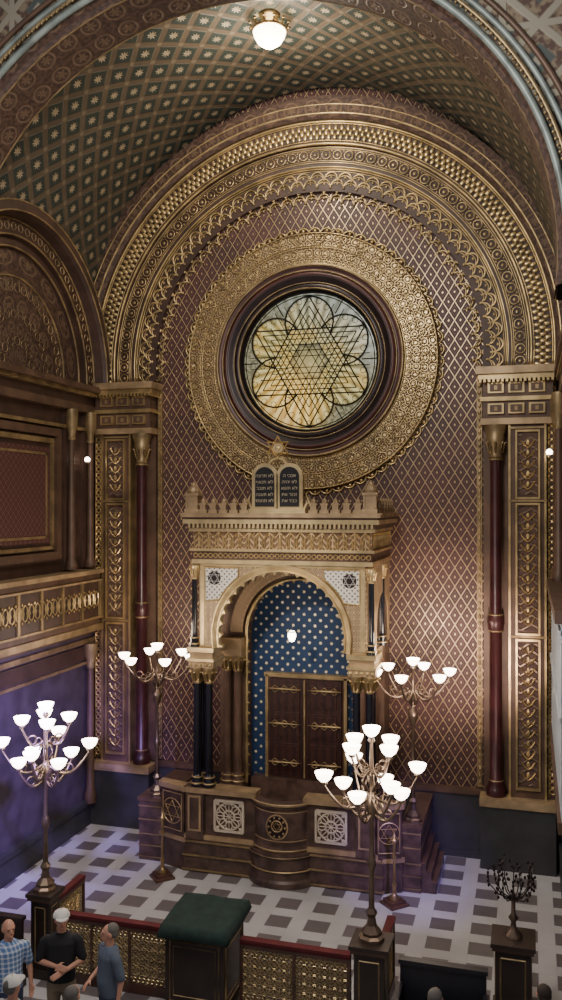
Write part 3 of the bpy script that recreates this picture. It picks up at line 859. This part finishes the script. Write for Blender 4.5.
for s in (-1,1):
    g=G();rounded(s*.22,.17,.12,.85,-.075,-.05,0);tp(g,'tablet',[M_tab])
g=G()
for k in (0,1): g.tube([(.21*cos(pi/2+k*pi+2*pi*j/3),-.02,1.2+.21*sin(pi/2+k*pi+2*pi*j/3)) for j in range(3)],.030,4,True)
g.add([(.10*cos(k*pi/3),-.015,1.2+.10*sin(k*pi/3)) for k in range(6)],[list(range(6))])
g.ball((0,-.02,1.2),.05,.03,.05);tp(g,'star_finial',[M_goldb])
def text(body,x,z,size):
    cu=bpy.data.curves.new('lettering','FONT');cu.body=body;cu.size=size;cu.align_x='CENTER';cu.extrude=.004
    o=bpy.data.objects.new('tmp',cu);COL.objects.link(o)
    dg=bpy.context.evaluated_depsgraph_get()
    me=bpy.data.meshes.new_from_object(o.evaluated_get(dg));bpy.data.objects.remove(o)
    me.materials.clear();me.materials.append(M_letters)
    t=bpy.data.objects.new('lettering',me);t.parent=TAB;t.location=(x,-.08,z);t.rotation_euler=(pi/2,0,0);link(t)
    return t
try:
    R1=["אנכי ה","לא יהיה","לא תשא","זכור את","כבד את"];R2=["לא תרצח","לא תנאף","לא תגנב","לא תענה","לא תחמד"]
    for lines,x in ((R1,.22),(R2,-.22)):
        for i,l in enumerate(lines): text(l[::-1],x,.66-i*.115,.085)
except Exception as e: print('text',e)
g=G()
g.archpanel(-1.7,1.7,.95,6.5,0,4.35,1.12,-.75,-.14,28,0);
ap(g,'niche_frame',[M_brown2])
g=G();g.box(-1.3,1.3,-.42,-.3,.95,5.84);ap(g,'niche_back',[M_blue])
g=G()
g.tube([(-1.12,-.77,1.3),(-1.12,-.77,4.35)]+[(1.12*cos(pi-pi*i/30),-.77,4.35+1.12*sin(pi-pi*i/30)) for i in range(31)]+[(1.12,-.77,1.3)],.035,6)
g.lobes(0,4.35,1.13,.10,13,0,pi,-.76,-.68,0)
for s in (-1,1):
    for i in range(14):
        z=1.45+i*.21
        vs=[(s*1.13,-.76,z)]+[(s*(1.04+.09*sin(pi*j/8)),-.76,z+.21*j/8) for j in range(9)]+[(s*1.13,-.76,z+.21)]
        g.add(vs,[list(range(len(vs)))],0)
g.arc([(1.2,-.77),(1.2,-.80),(1.45,-.80),(1.48,-.76)],0,4.35,0,pi,40,1)
ap(g,'niche_moulding',[M_gold,M_lace3])
DX=.07
g=G();g.box(-1.05,1.05,-.7,-.42,.95,1.4,0);g.box(DX-.83,DX+.83,-.55,-.40,1.38,3.48,1);g.box(DX-.88,DX+.88,-.58,-.40,3.44,3.52,2)
for e in (-1,1): g.box(DX+e*.82-.03,DX+e*.82+.03,-.58,-.4,1.4,3.48,2)
ap(g,'door_surround',[M_marb,M_wood,M_gold2])
for s in (-1,1):
    a,b=sorted((DX+s*.01,DX+s*.75));g=G();g.box(a,b,-.62,-.54,1.45,3.42,0)
    for za,zb in ((1.6,2.12),(2.25,2.74),(2.86,3.30)):
        g.box(a+.1,b-.1,-.65,-.6,za,zb,0);g.box(a+.15,b-.15,-.66,-.6,za+.05,zb-.05,0)
    d=ap(g,'door',[M_door])
    for z in (1.74,2.52,3.22):
        g=G();e=DX+s*.75;k=-s
        g.tube([(e,-.68,z),(e+k*.2,-.68,z),(e+k*.5,-.68,z),(e+k*.68,-.68,z)],[.018,.028,.018,.008],5)
        for q1 in (.05,.25,.45):
            for t in (-1,1): g.tube([(e+k*q1,-.68,z),(e+k*(q1+.08),-.68,z+t*.07),(e+k*(q1+.15),-.68,z+t*.03)],.010,4)
        o=bpy.data.objects.new('hinge',mesh(g,'hinge',[M_gold2],True,off=ARK.location));o.parent=d;link(o)
g=G();g.box(DX-.015,DX+.015,-.68,-.6,1.45,3.42);ap(g,'door_bead',[M_gold2])
g=G();g.box(-1.55,1.55,-2.0,-.14,5.84,5.9);ap(g,'canopy_ceiling',[M_brown2])
ARK.location.x-=.06
EL=thing('eternal_lamp','small hanging glass lamp glowing white inside the ark','lamp',(-.05,-1.4,4.42))
g=G();g.lathe([(.0,-.12),(.05,-.1),(.085,0),(.07,.07),(.04,.1)],0,0,12);place(mesh(g,'lamp_glass',[M_lampglass],True),'lamp_glass',EL,(0,0,0))
g=G();g.tube([(0,0,.1),(0,0,1.42)],.006,4);g.torus((0,0,.08),.075,.012,12,4,0,'z');place(mesh(g,'chain',[M_wdark]),'chain',EL,(0,0,0))
# ---------------------------------------------------------------- candelabra
g=G();g.lathe([(.02,-.07),(.045,-.06),(.088,-.02),(.112,.035),(.122,.06),(.110,.062),(.075,-.01),(.0,-.04)],0,0,16,cap=False)
ME_shade=mesh(g,'lamp_shade',[M_shade],True)
def arm_mesh(rad,z0,z1):
    g=G();pts=[]
    n=14
    for i in range(n+1):
        t=i/n
        x=.04+(rad-.04)*t; z=z0+(z1-z0)*t**2.2-.16*sin(pi*t)*(1 if rad>.5 else .6)
        pts.append((x,0,z))
    pts.append((rad,0,z1+.02))
    g.tube(pts,[.020]*(n-2)+[.016]*4,6)
    c=pts[n//2];g.torus((c[0],0,c[2]+.075),.065,.012,12,4,0,'y')
    c=pts[n//4];g.torus((c[0],0,c[2]+.06),.045,.010,10,4,0,'y')
    g.lathe([(.018,z1),(.05,z1+.02),(.035,z1+.05),(.028,z1+.07)],rad,0,10)
    return mesh(g,'arm',[M_silv],True)
CE={'tall':95,'wide':80}
def candelabrum(loc,kind,label,rot=0.2,H=2.75):
    C=thing('candelabrum',label,'candelabrum',loc,'tall branched candelabra')
    top=H
    g=G()
    g.lathe([(.17,0),(.17,.05),(.13,.08),(.14,.12),(.07,.2),(.05,.3),(.08,.36),(.045,.42)],0,0,8)
    place(mesh(g,'base',[M_silv]),'base',C,(0,0,0))
    g=G()
    g.lathe([(.040,.4),(.032,.9),(.045,.93),(.065,1.0),(.045,1.08),(.03,1.12),(.028,top-1.15),(.05,top-1.12),(.09,top-1.0),(.10,top-.93),(.05,top-.85),(.035,top-.8),(.03,top-.6),(.06,top-.55),(.03,top-.48),(.022,top-.15),(.05,top-.12),(.028,top-.07)],0,0,12)
    for i in range(6):
        a=i*pi/3;g.tube([(.05*cos(a),.05*sin(a),top-.78),(.12*cos(a),.12*sin(a),top-.66),(.07*cos(a),.07*sin(a),top-.55)],.012,4)
    place(mesh(g,'pole',[M_silv],True),'pole',C,(0,0,0))
    tiers=[(4,.66,top-.58,0),(4,.42,top-.80,.75),(4,.34,top-.22,.35)] if kind=='tall' else [(6,.68,top-.24,0)]
    place(ME_shade,'lamp_shade',C,(0,0,top))
    for n,rad,z,ph in tiers:
        am=arm_mesh(rad,z-.28,z-.07)
        for i in range(n):
            a=rot+ph+2*pi*i/n
            place(am,'arm',C,(0,0,0),a);place(ME_shade,'lamp_shade',C,(rad*cos(a),rad*sin(a),z+.04))
    L=bpy.data.lights.new('candelabrum_light','POINT');L.energy=CE[kind];L.color=(1,.80,.62);L.shadow_soft_size=.25
    lo=bpy.data.objects.new('candelabrum_light',L);lo.location=(loc[0],loc[1],loc[2]+top+.25);link(lo)
candelabrum((-2.56,-6.10,1.22),'tall','brass candelabrum with thirteen lit opal bowls on dark post',.25,2.72)
candelabrum((2.36,-6.2,1.22),'tall','brass candelabrum with thirteen lit opal bowls on panelled post',.55,2.74)
candelabrum((-2.72,-1.75,1.22),'wide','bronze candelabrum with seven lit opal bowls on ark platform',.12,2.92)
candelabrum((2.33,-1.75,1.22),'wide','bronze candelabrum with seven lit opal bowls on ark platform',.35,2.88)
def post(loc,label,w=.26,h=1.22):
    P=thing('pedestal',label,'pedestal',loc)
    g=G()
    g.box(-w-.03,w+.03,-w-.03,w+.03,0,.12,0);g.box(-w+.02,w-.02,-w+.02,w-.02,.12,h-.1,0);g.box(-w-.02,w+.02,-w-.02,w+.02,h-.1,h-.05,1);g.box(-w-.04,w+.04,-w-.04,w+.04,h-.05,h,0)
    place(mesh(g,'body',[M_wdark,M_brown2]),'body',P,(0,0,0))
    for k in range(4):
        g=G(Matrix.Rotation(k*pi/2,4,'Z'));yy=-w+.02
        for e in (-1,1):
            g.tube([(e*(w-.09),yy,.22),(e*(w-.09),yy,h-.2)],.012,4);g.tube([(-(w-.09),yy,.22 if e<0 else h-.2),((w-.09),yy,.22 if e<0 else h-.2)],.012,4)
        place(mesh(g,'panel_moulding',[M_gold2]),'panel_moulding',P,(0,0,0))
    return P
post((-2.56,-6.10,0),'dark wooden post carrying a branched candelabrum',.17)
post((2.36,-6.2,0),'dark panelled wooden post carrying a branched candelabrum',.22)
post((4.15,-5.35,0),'dark wooden pedestal beside the wall with wrought metal candelabrum',.25,1.1)
# ---------------------------------------------------------------- barriers
def barrier(x0,x1,label,y=-6.2):
    B=thing('balustrade',label,'balustrade',((x0+x1)/2,y,0),'low gilded barriers with red rails')
    w=(x1-x0)/2
    g=G();g.box(-w,w,-.06,.06,.96,1.0);g.box(-w,w,-.05,.05,.93,.96);place(mesh(g,'top_rail',[M_velvet]),'top_rail',B,(0,0,0))
    g=G();g.box(-w,w,-.02,.02,.14,.90,0);place(mesh(g,'lattice_panel',[M_lat]),'lattice_panel',B,(0,0,0))
    g=G()
    g.box(-w,w,-.045,.045,.88,.93);g.box(-w,w,-.045,.045,0,.14)
    n=max(1,round(2*w/.7))
    for i in range(n+1):
        x=-w+.02+(2*w-.04)*i/n;g.box(x-.02,x+.02,-.05,.05,.14,.9)
    k=int(2*w/.07)
    for i in range(k):
        x=-w+.035+i*.07
        g.torus((x,-.03,.83),.028,.006,8,4,1);g.torus((x,-.03,.20),.028,.006,8,4,1)
    for i in range(int(2*w/.14)):
        x=-w+.07+i*.14
        for z in (.32,.45,.58,.71):
            g.torus((x,-.03,z),.06,.007,10,4,1)
            for e in (-1,1): g.tube([(x-.05,-.03,z-e*.05),(x+.05,-.03,z+e*.05)],.005,4,mi=1)
    place(mesh(g,'frame',[M_wood,M_gold]),'frame',B,(0,0,0))
    return B
barrier(-2.34,-.50,'low barrier with red velvet rail and gilded lattice panels')
barrier(.54,2.08,'low barrier with red velvet rail and gilded lattice panels')
for s,x in ((-1,-2.56),(1,2.44)):
    B=barrier(-.42,.42,'short red railed gate panel beside a candelabrum post');B.location=(x,-5.42,0);B.rotation_euler=(0,0,pi/2)
# lectern
LE=thing('lectern','brown gold-lined reading desk covered with green velvet','lectern',(.02,-6.2,0));LE.scale=(.84,.84,1.02)
g=G();g.box(-.56,.56,-.56,.56,0,.14,0);g.box(-.5,.5,-.5,.5,.14,1.1,0);g.box(-.56,.56,-.56,.56,1.1,1.17,0)
place(mesh(g,'body',[M_wdark]),'body',LE,(0,0,0))
for k in range(4):
    g=G(Matrix.Rotation(k*pi/2,4,'Z'))
    for d,m0,m1 in ((.42,.22,1.02),(.36,.3,.95)):
        g.tube([(-d,-.5,m0),(d,-.5,m0),(d,-.5,m1),(-d,-.5,m1)],.010 if d<.4 else .015,4,True)
    g.tube([(-.56,-.56,1.13),(.56,-.56,1.13)],.014,4)
    place(mesh(g,'panel_moulding',[M_gold2]),'panel_moulding',LE,(0,0,0))
g=G()
nx=22;ny=22;vs=[];fs=[]
for j in range(ny+1):
    for i in range(nx+1):
        x=-.62+1.24*i/nx;y=-.64+1.28*j/ny
        z=1.2+ (j/ny)*.07 + .006*sin(9*x)*cos(7*y)
        ex=max(0,abs(x)-.57);ey=max(0,abs(y)-.57)
        z-=min(.12,3*max(ex,ey)+0.02*(sin(30*x)*(ey>0)+sin(30*y)*(ex>0)))
        vs.append((x if ex==0 else math.copysign(.57+ex*.5,x),y if ey==0 else math.copysign(.57+ey*.5,y),z))
for j in range(ny):
    for i in range(nx):
        a=j*(nx+1)+i;fs.append((a,a+1,a+nx+2,a+nx+1))
g.add(vs,fs);cl=place(mesh(g,'cloth',[M_green],True),'cloth',LE,(0,0,0),label='green velvet cover')
md=cl.modifiers.new('th','SOLIDIFY');md.thickness=.02;md.offset=1
g=G();g.box(-.5,.5,-.5,.5,1.17,1.2);place(mesh(g,'desk_top',[M_wood]),'desk_top',LE,(0,0,0))
# floor candlesticks
g=G();g.lathe([(.09,.1),(.1,.13),(.04,.18),(.03,.3),(.05,.34),(.025,.4),(.02,.8),(.05,.84),(.025,.9),(.022,1.05),(.06,1.1),(.055,1.14),(.025,1.15),(.022,1.3)],0,0,12);mst=mesh(g,'stem',[M_brass],True)
g=G();g.lathe([(.26,0),(.26,.04),(.2,.05),(.2,.1)],0,0,4);mbs=mesh(g,'wooden_base',[M_wood])
for x,y in ((-2.22,-2.62),(2.10,-2.5)):
    K=thing('floor_candlestick','brass floor candlestick on wooden base before the ark','candlestick',(x,y,0),'brass floor candlesticks')
    place(mst,'stem',K,(0,0,0));place(mbs,'wooden_base',K,(0,0,0))
WC=thing('iron_candelabrum','unlit dark leafy branched metal candelabrum on pedestal','candelabrum',(4.15,-5.35,1.1))
g=G();g.lathe([(.12,0),(.12,.04),(.05,.1),(.03,.2),(.07,.26),(.03,.32),(.025,.6)],0,0,10)
place(mesh(g,'base',[M_silv],True),'base',WC,(0,0,0))
g=G()
for i in range(16):
    a=i*2*pi/16;R=.2+.12*(i%3)/2;h=.82+.16*((i*7)%4)/3
    g.tube([(0,0,.5),(R*.6*cos(a),R*.6*sin(a),.55),(R*cos(a),R*sin(a),.68),(R*1.05*cos(a),R*1.05*sin(a),h)],[.01,.009,.008,.006],4)
    for j in range(5):
        t=.55+j*.07;g.ball((R*1.05*cos(a+.1*(j-2)),R*1.05*sin(a+.1*(j-2)),t+.08),.018,.010,.026,5,4)
    g.ball((R*1.05*cos(a),R*1.05*sin(a),h),.016,.016,.026,6,4)
place(mesh(g,'branches',[M_dark],True),'branches',WC,(0,0,0))
def pew(loc,w,label,rot=0,mat=None):
    P=thing('bench',label,'bench',loc,rot=rot);h=w/2
    g=G();g.box(-h,h,-.22,.22,.42,.47);place(mesh(g,'seat',[mat]),'seat',P,(0,0,0))
    g=G();g.box(-h,h,.2,.26,.42,.95);g.box(-h-.02,h+.02,.17,.29,.95,1.0);place(mesh(g,'backrest',[mat]),'backrest',P,(0,0,0))
    for e in (-1,1):
        g=G();g.box(e*h-.03,e*h+.03,-.24,.28,0,.66);g.box(e*h-.04,e*h+.04,-.26,.2,.66,.7);place(mesh(g,'bench_end',[mat]),'bench_end',P,(0,0,0))
M_pew=mk('bench_paint',None,(.018,.018,.026),0,.35,var=.3)
pew((3.28,-6.35,0),1.1,'dark painted bench with low back near the barrier',0,M_pew)
pew((-3.15,-6.75,0),.95,'dark wooden bench with low back near the wall',0,M_wdark)
# ---------------------------------------------------------------- ceiling lamp
CL=thing('ceiling_lamp','glowing glass bowl lamp with brass crown below vault','lamp',(0.0,-3.06,15.16));CL.scale=(.95,.95,.8)
g=G();g.lathe([(0,-.24),(.1,-.22),(.22,-.12),(.29,.02),(.31,.12),(.28,.14),(0,.10)],0,0,20,cap=False);place(mesh(g,'glass_bowl',[M_lampglass],True),'glass_bowl',CL,(0,0,0))
g=G();g.torus((0,0,.13),.31,.03,24,6,0,'z')
for i in range(12):
    a=i*pi/6;g.tube([(.31*cos(a),.31*sin(a),.13),(.36*cos(a),.36*sin(a),.24)],.015,4);g.ball((.37*cos(a),.37*sin(a),.26),.03)
g.lathe([(.05,.36),(.12,.42),(.2,.46),(.2,.48)],0,0,12)
for i in range(3):
    a=i*2*pi/3;g.tube([(.3*cos(a),.3*sin(a),.14),(.05*cos(a),.05*sin(a),.45)],.012,4)
place(mesh(g,'crown',[M_brass],True),'crown',CL,(0,0,0))
for s in (-1,1):
    K=thing('wall_lamp','small glowing globe lamp on a slender wall colonnette','lamp',(s*4.72,-.86,7.92))
    g=G();g.ball((0,-.06,0),.06,.06,.06,12,8);place(mesh(g,'globe',[M_shade],True),'globe',K,(0,0,0))
    g=G();g.tube([(0,0,0),(s*.06,.18,-.02)],.015,6);g.lathe([(.02,-.09),(.04,-.06),(.04,-.04)],0,-.06,8);place(mesh(g,'bracket',[M_brass]),'bracket',K,(0,0,0))
# ---------------------------------------------------------------- people
def limb(g,pts,rs,n=12):
    P=[];R=[]
    for i in range(len(pts)-1):
        a=Vector(pts[i]);b=Vector(pts[i+1])
        for k in range(4):
            t=k/4;P.append(a.lerp(b,t));R.append(rs[i]*(1-t)+rs[i+1]*t)
    P.append(Vector(pts[-1]));R.append(rs[-1]);g.tube(P,R,n)
    for p,r in zip(pts,rs): g.ball(p,r,r,r,10,6)
def hand(g,w,d,nrm,side,curl):
    w=Vector(w);d=Vector(d).normalized();nrm=Vector(nrm);nrm=(nrm-d*nrm.dot(d)).normalized();sd=d.cross(nrm)*side
    for i,(o,L) in enumerate(((.030,.072),(.010,.080),(-.010,.075),(-.029,.060))):
        a=w+sd*o*.6;b=w+d*.085+sd*o;g.tube([a,(a+b)/2,b],[.016,.015,.012],8)
        p=b;pts=[p];
        for k in range(3):
            an=curl*(k+1)/2.2;q=(d*cos(an)+nrm*sin(an));p=p+q*L*(.45,.32,.23)[k];pts.append(p)
        g.tube(pts,[.0105,.0095,.009,.0075],7);g.ball(pts[-1],.0078,.0078,.0078,6,4)
    a=w+d*.02+sd*.022;b=a+(d*.5+sd*.7+nrm*.3).normalized()*.04;c=b+(d*.8+sd*.25+nrm*.45).normalized()*.035
    g.tube([a,b,c],[.014,.012,.0085],7);g.ball(c,.0088,.0088,.0088,6,4)
def solid(g,name,parent,mat,vox,smooth=3):
    o=bpy.data.objects.new(name,mesh(g,name,[mat]));link(o)
    r=o.modifiers.new('r','REMESH');r.mode='VOXEL';r.voxel_size=vox
    q=o.modifiers.new('s','SMOOTH');q.iterations=smooth;q.factor=.5
    dg=bpy.context.evaluated_depsgraph_get();me=bpy.data.meshes.new_from_object(o.evaluated_get(dg))
    bpy.data.objects.remove(o)
    me.materials.clear();me.materials.append(mat);me.polygons.foreach_set('material_index',[0]*len(me.polygons))
    me.polygons.foreach_set('use_smooth',[True]*len(me.polygons));me.update()
    k=bpy.data.objects.new(name,me);k.parent=parent;link(k);return k
def person(loc,rot,label,shirt,pants,hair,cap=None,arms=None,H=1.75,turn=0,vox=.009,bald=False):
    P=thing('person',label,'person',loc,rot=rot);P.scale=(H/1.75,)*3
    arms=arms or {-1:((-.26,.02,1.16),(-.27,-.06,.92)),1:((.26,.02,1.16),(.27,-.06,.92))}
    g=G()
    g.rings([(0,0,.86,.155,.115),(0,0,.95,.17,.12),(0,-.01,1.05,.15,.115),(0,-.01,1.15,.15,.115),(0,0,1.28,.175,.12),(0,0,1.38,.18,.115),(0,.01,1.44,.13,.09),(0,.01,1.48,.06,.06)])
    limb(g,[(0,.01,1.42),(0,-.005,1.56)],[.06,.055])
    Rt=Matrix.Rotation(turn,3,'Z')
    def hp(x,y,z): v=Rt@Vector((x,y,0));return (v.x,v.y,z)
    g.ball(hp(0,.005,1.655),.076,.096,.10,16,12,rot=Rt);g.ball(hp(0,-.025,1.60),.058,.070,.075,14,10,rot=Rt)
    g.ball(hp(0,-.098,1.632),.013,.02,.022,8,6,rot=Rt);g.ball(hp(0,-.085,1.575),.026,.02,.018,8,6,rot=Rt)
    g.ball(hp(0,-.080,1.675),.055,.016,.012,8,6,rot=Rt)
    for e in (-1,1): g.ball(hp(e*.078,.01,1.64),.012,.022,.032,8,6,rot=Rt)
    for e in (-1,1):
        el,wr=arms[e]
        limb(g,[(e*.165,.005,1.40),(e*.2,.005,1.38),el,wr],[.06,.056,.040,.026])
        d=Vector(wr)-Vector(el);hand(g,wr,d,(-e*.6,-.6,.2) if abs(wr[0])>.15 else (0,.8,-.3),-e,.55)
        limb(g,[(e*.09,0,.9),(e*.1,-.01,.48),(e*.105,.01,.09)],[.085,.056,.038])
        g.ball((e*.11,-.06,.04),.045,.13,.04,12,8)
    solid(g,'body',P,M_skin,vox)
    g=G()
    g.rings([(0,0,.90,.178,.132),(0,-.01,1.0,.176,.14),(0,-.015,1.08,.172,.140),(0,-.01,1.16,.172,.135),(0,0,1.28,.190,.135),(0,0,1.38,.195,.127),(0,.01,1.455,.14,.10),(0,.01,1.50,.072,.072)])
    for e in (-1,1):
        el,wr=arms[e];m=Vector((e*.2,.005,1.38)).lerp(Vector(el),.85)
        limb(g,[(e*.165,.005,1.395),(e*.2,.005,1.38),tuple(m)],[.072,.070,.062])
    solid(g,'shirt',P,shirt,.012)
    g=G();g.rings([(0,0,.80,.165,.125),(0,0,.88,.175,.128),(0,0,.96,.178,.13),(0,0,.99,.170,.125)])
    for e in (-1,1): limb(g,[(e*.09,0,.86),(e*.1,-.01,.48),(e*.105,.01,.11)],[.097,.074,.066])
    solid(g,'trousers',P,pants,.014)
    for e in (-1,1):
        g=G();g.ball((e*.11,-.055,.045),.052,.14,.045,12,8);g.box(e*.11-.045,e*.11+.045,-.16,.07,0,.02);place(mesh(g,'shoe',[M_wdark],True),'shoe',P,(0,0,0))
    for e in (-1,1):
        g=G();g.ball(hp(e*.03,-.088,1.655),.010,.006,.006,8,6,rot=Rt);place(mesh(g,'eye',[M_lid],True),'eye',P,(0,0,0))
    g=G();g.ball(hp(0,-.094,1.597),.024,.008,.006,8,6,rot=Rt);place(mesh(g,'mouth',[M_mouth],True),'mouth',P,(0,0,0))
    g=G()
    if not bald: g.ball(hp(0,.035,1.690),.082,.088,.078,14,10,rot=Rt)
    g.ball(hp(0,.055,1.65),.080,.062,.070,14,10,rot=Rt)
    solid(g,'hair',P,hair,.010,1)
    if cap:
        g=G();c=hp(0,.01,1.70);pr=[(.100*cos(t*pi/16),.0+.085*sin(t*pi/16)) for t in range(9)]
        g.lathe([(r*1.0+.008,z+1.69) for r,z in pr],c[0],c[1],18,cap=False)
        b=[hp(.08*cos(t),-.07-.10*abs(sin(t)),1.695) for t in [pi*i/10 for i in range(11)]]
        n=len(b);g.add([(p[0],p[1],1.69) for p in b]+[(p[0],p[1],1.70) for p in b],[list(range(n)),[i+n for i in range(n)][::-1]]+[(i,(i+1)%n,(i+1)%n+n,i+n) for i in range(n)])
        place(mesh(g,'cap',[cap],True),'cap',P,(0,0,0))
    return P
hg=cloth('hair_grey',(.17,.155,.14));hd=cloth('hair_dark',(.05,.035,.028))
blk=cloth('black_shirt',(.018,.018,.022));gry=cloth('greyblue_shirt',(.12,.15,.21));jn=cloth('denim',(.05,.07,.13));kh=cloth('khaki',(.25,.20,.14));wc=cloth('white_cap',(.75,.74,.70));wsh=cloth('pale_shirt',(.5,.5,.52));brn=cloth('brown_shirt',(.12,.08,.06))
fold={-1:((-.27,-.02,1.15),(-.02,-.20,1.16)),1:((.27,-.02,1.15),(.05,-.22,1.10))}
rd=math.radians
person((-1.93,-7.99,0),rd(40),'grey-haired person in blue and white plaid shirt standing',M_plaid,jn,hg,H=1.73,turn=rd(15),bald=True)
person((-1.37,-7.67,0),rd(20),'person in black shirt and white cap with folded arms',blk,kh,hg,cap=wc,arms=fold,H=1.77,turn=rd(15))
person((-.66,-7.74,0),rd(-40),'person in grey-blue shirt standing turned aside',gry,jn,hg,arms={-1:((-.26,.03,1.15),(-.15,-.2,1.05)),1:((.26,.05,1.15),(.27,.0,.92))},H=1.73,turn=rd(-25))
person((-1.14,-9.1,0),rd(170),'person in pale shirt and white cap seen from behind',wsh,kh,hg,cap=wc,H=1.72,vox=.012)
person((-.42,-9.05,0),rd(185),'grey-haired person seen from behind in brown shirt',brn,jn,hg,H=1.71,vox=.012)
person((3.38,-7.99,0),rd(175),'grey-haired person in dark shirt seen from behind',blk,jn,hg,H=1.70,vox=.012)
person((4.51,-7.6,0),rd(190),'dark-haired person in grey-blue shirt seen from behind',gry,kh,hd,H=1.71,vox=.012)
# ---------------------------------------------------------------- lights
w=bpy.data.worlds.new('world');S.world=w;w.use_nodes=True
w.node_tree.nodes['Background'].inputs[0].default_value=(.80,.76,.82,1);w.node_tree.nodes['Background'].inputs[1].default_value=.24
def area(loc,to,size,e,c):
    L=bpy.data.lights.new('area_light','AREA');L.energy=e;L.color=c;L.size=size
    o=bpy.data.objects.new('area_light',L);o.location=loc;o.rotation_euler=(Vector(to)-Vector(loc)).to_track_quat('-Z','Y').to_euler();link(o);return o
area((1,-11,13),(0,-1,3.0),3,620,(1,.94,.87))
def spot(loc,to,e,c,ang,bl=.8,r=.1):
    L=bpy.data.lights.new('spot_light','SPOT');L.energy=e;L.color=c;L.spot_size=rd(ang);L.spot_blend=bl;L.shadow_soft_size=r
    o=bpy.data.objects.new('spot_light',L);o.location=loc;o.rotation_euler=(Vector(to)-Vector(loc)).to_track_quat('-Z','Y').to_euler();link(o)
def point(loc,e,c,r=.2):
    L=bpy.data.lights.new('point_light','POINT');L.energy=e;L.color=c;L.shadow_soft_size=r
    o=bpy.data.objects.new('point_light',L);o.location=loc;link(o)
point((0.0,-3.06,14.6),360,(1,.87,.70),.3)
point((-.05,-1.6,4.15),9,(1,.9,.75),.1)
spot((-1.6,-8.6,5.0),(-4.95,-3.4,1.9),5500,(.36,.25,1),52,1)
spot((4.3,-7.5,4.5),(2.3,-1.9,.7),1700,(.38,.26,1),28,1)
spot((4.0,-5.2,3.2),(2.7,0,4.2),1100,(1,.72,.60),50,1)
spot((-1.5,-9.5,9.0),(0,-2.2,4.8),1800,(1,.88,.72),32,1)
spot((2.5,-11.5,9.5),(4.85,-3.5,4.2),900,(.8,.9,1),26,1)
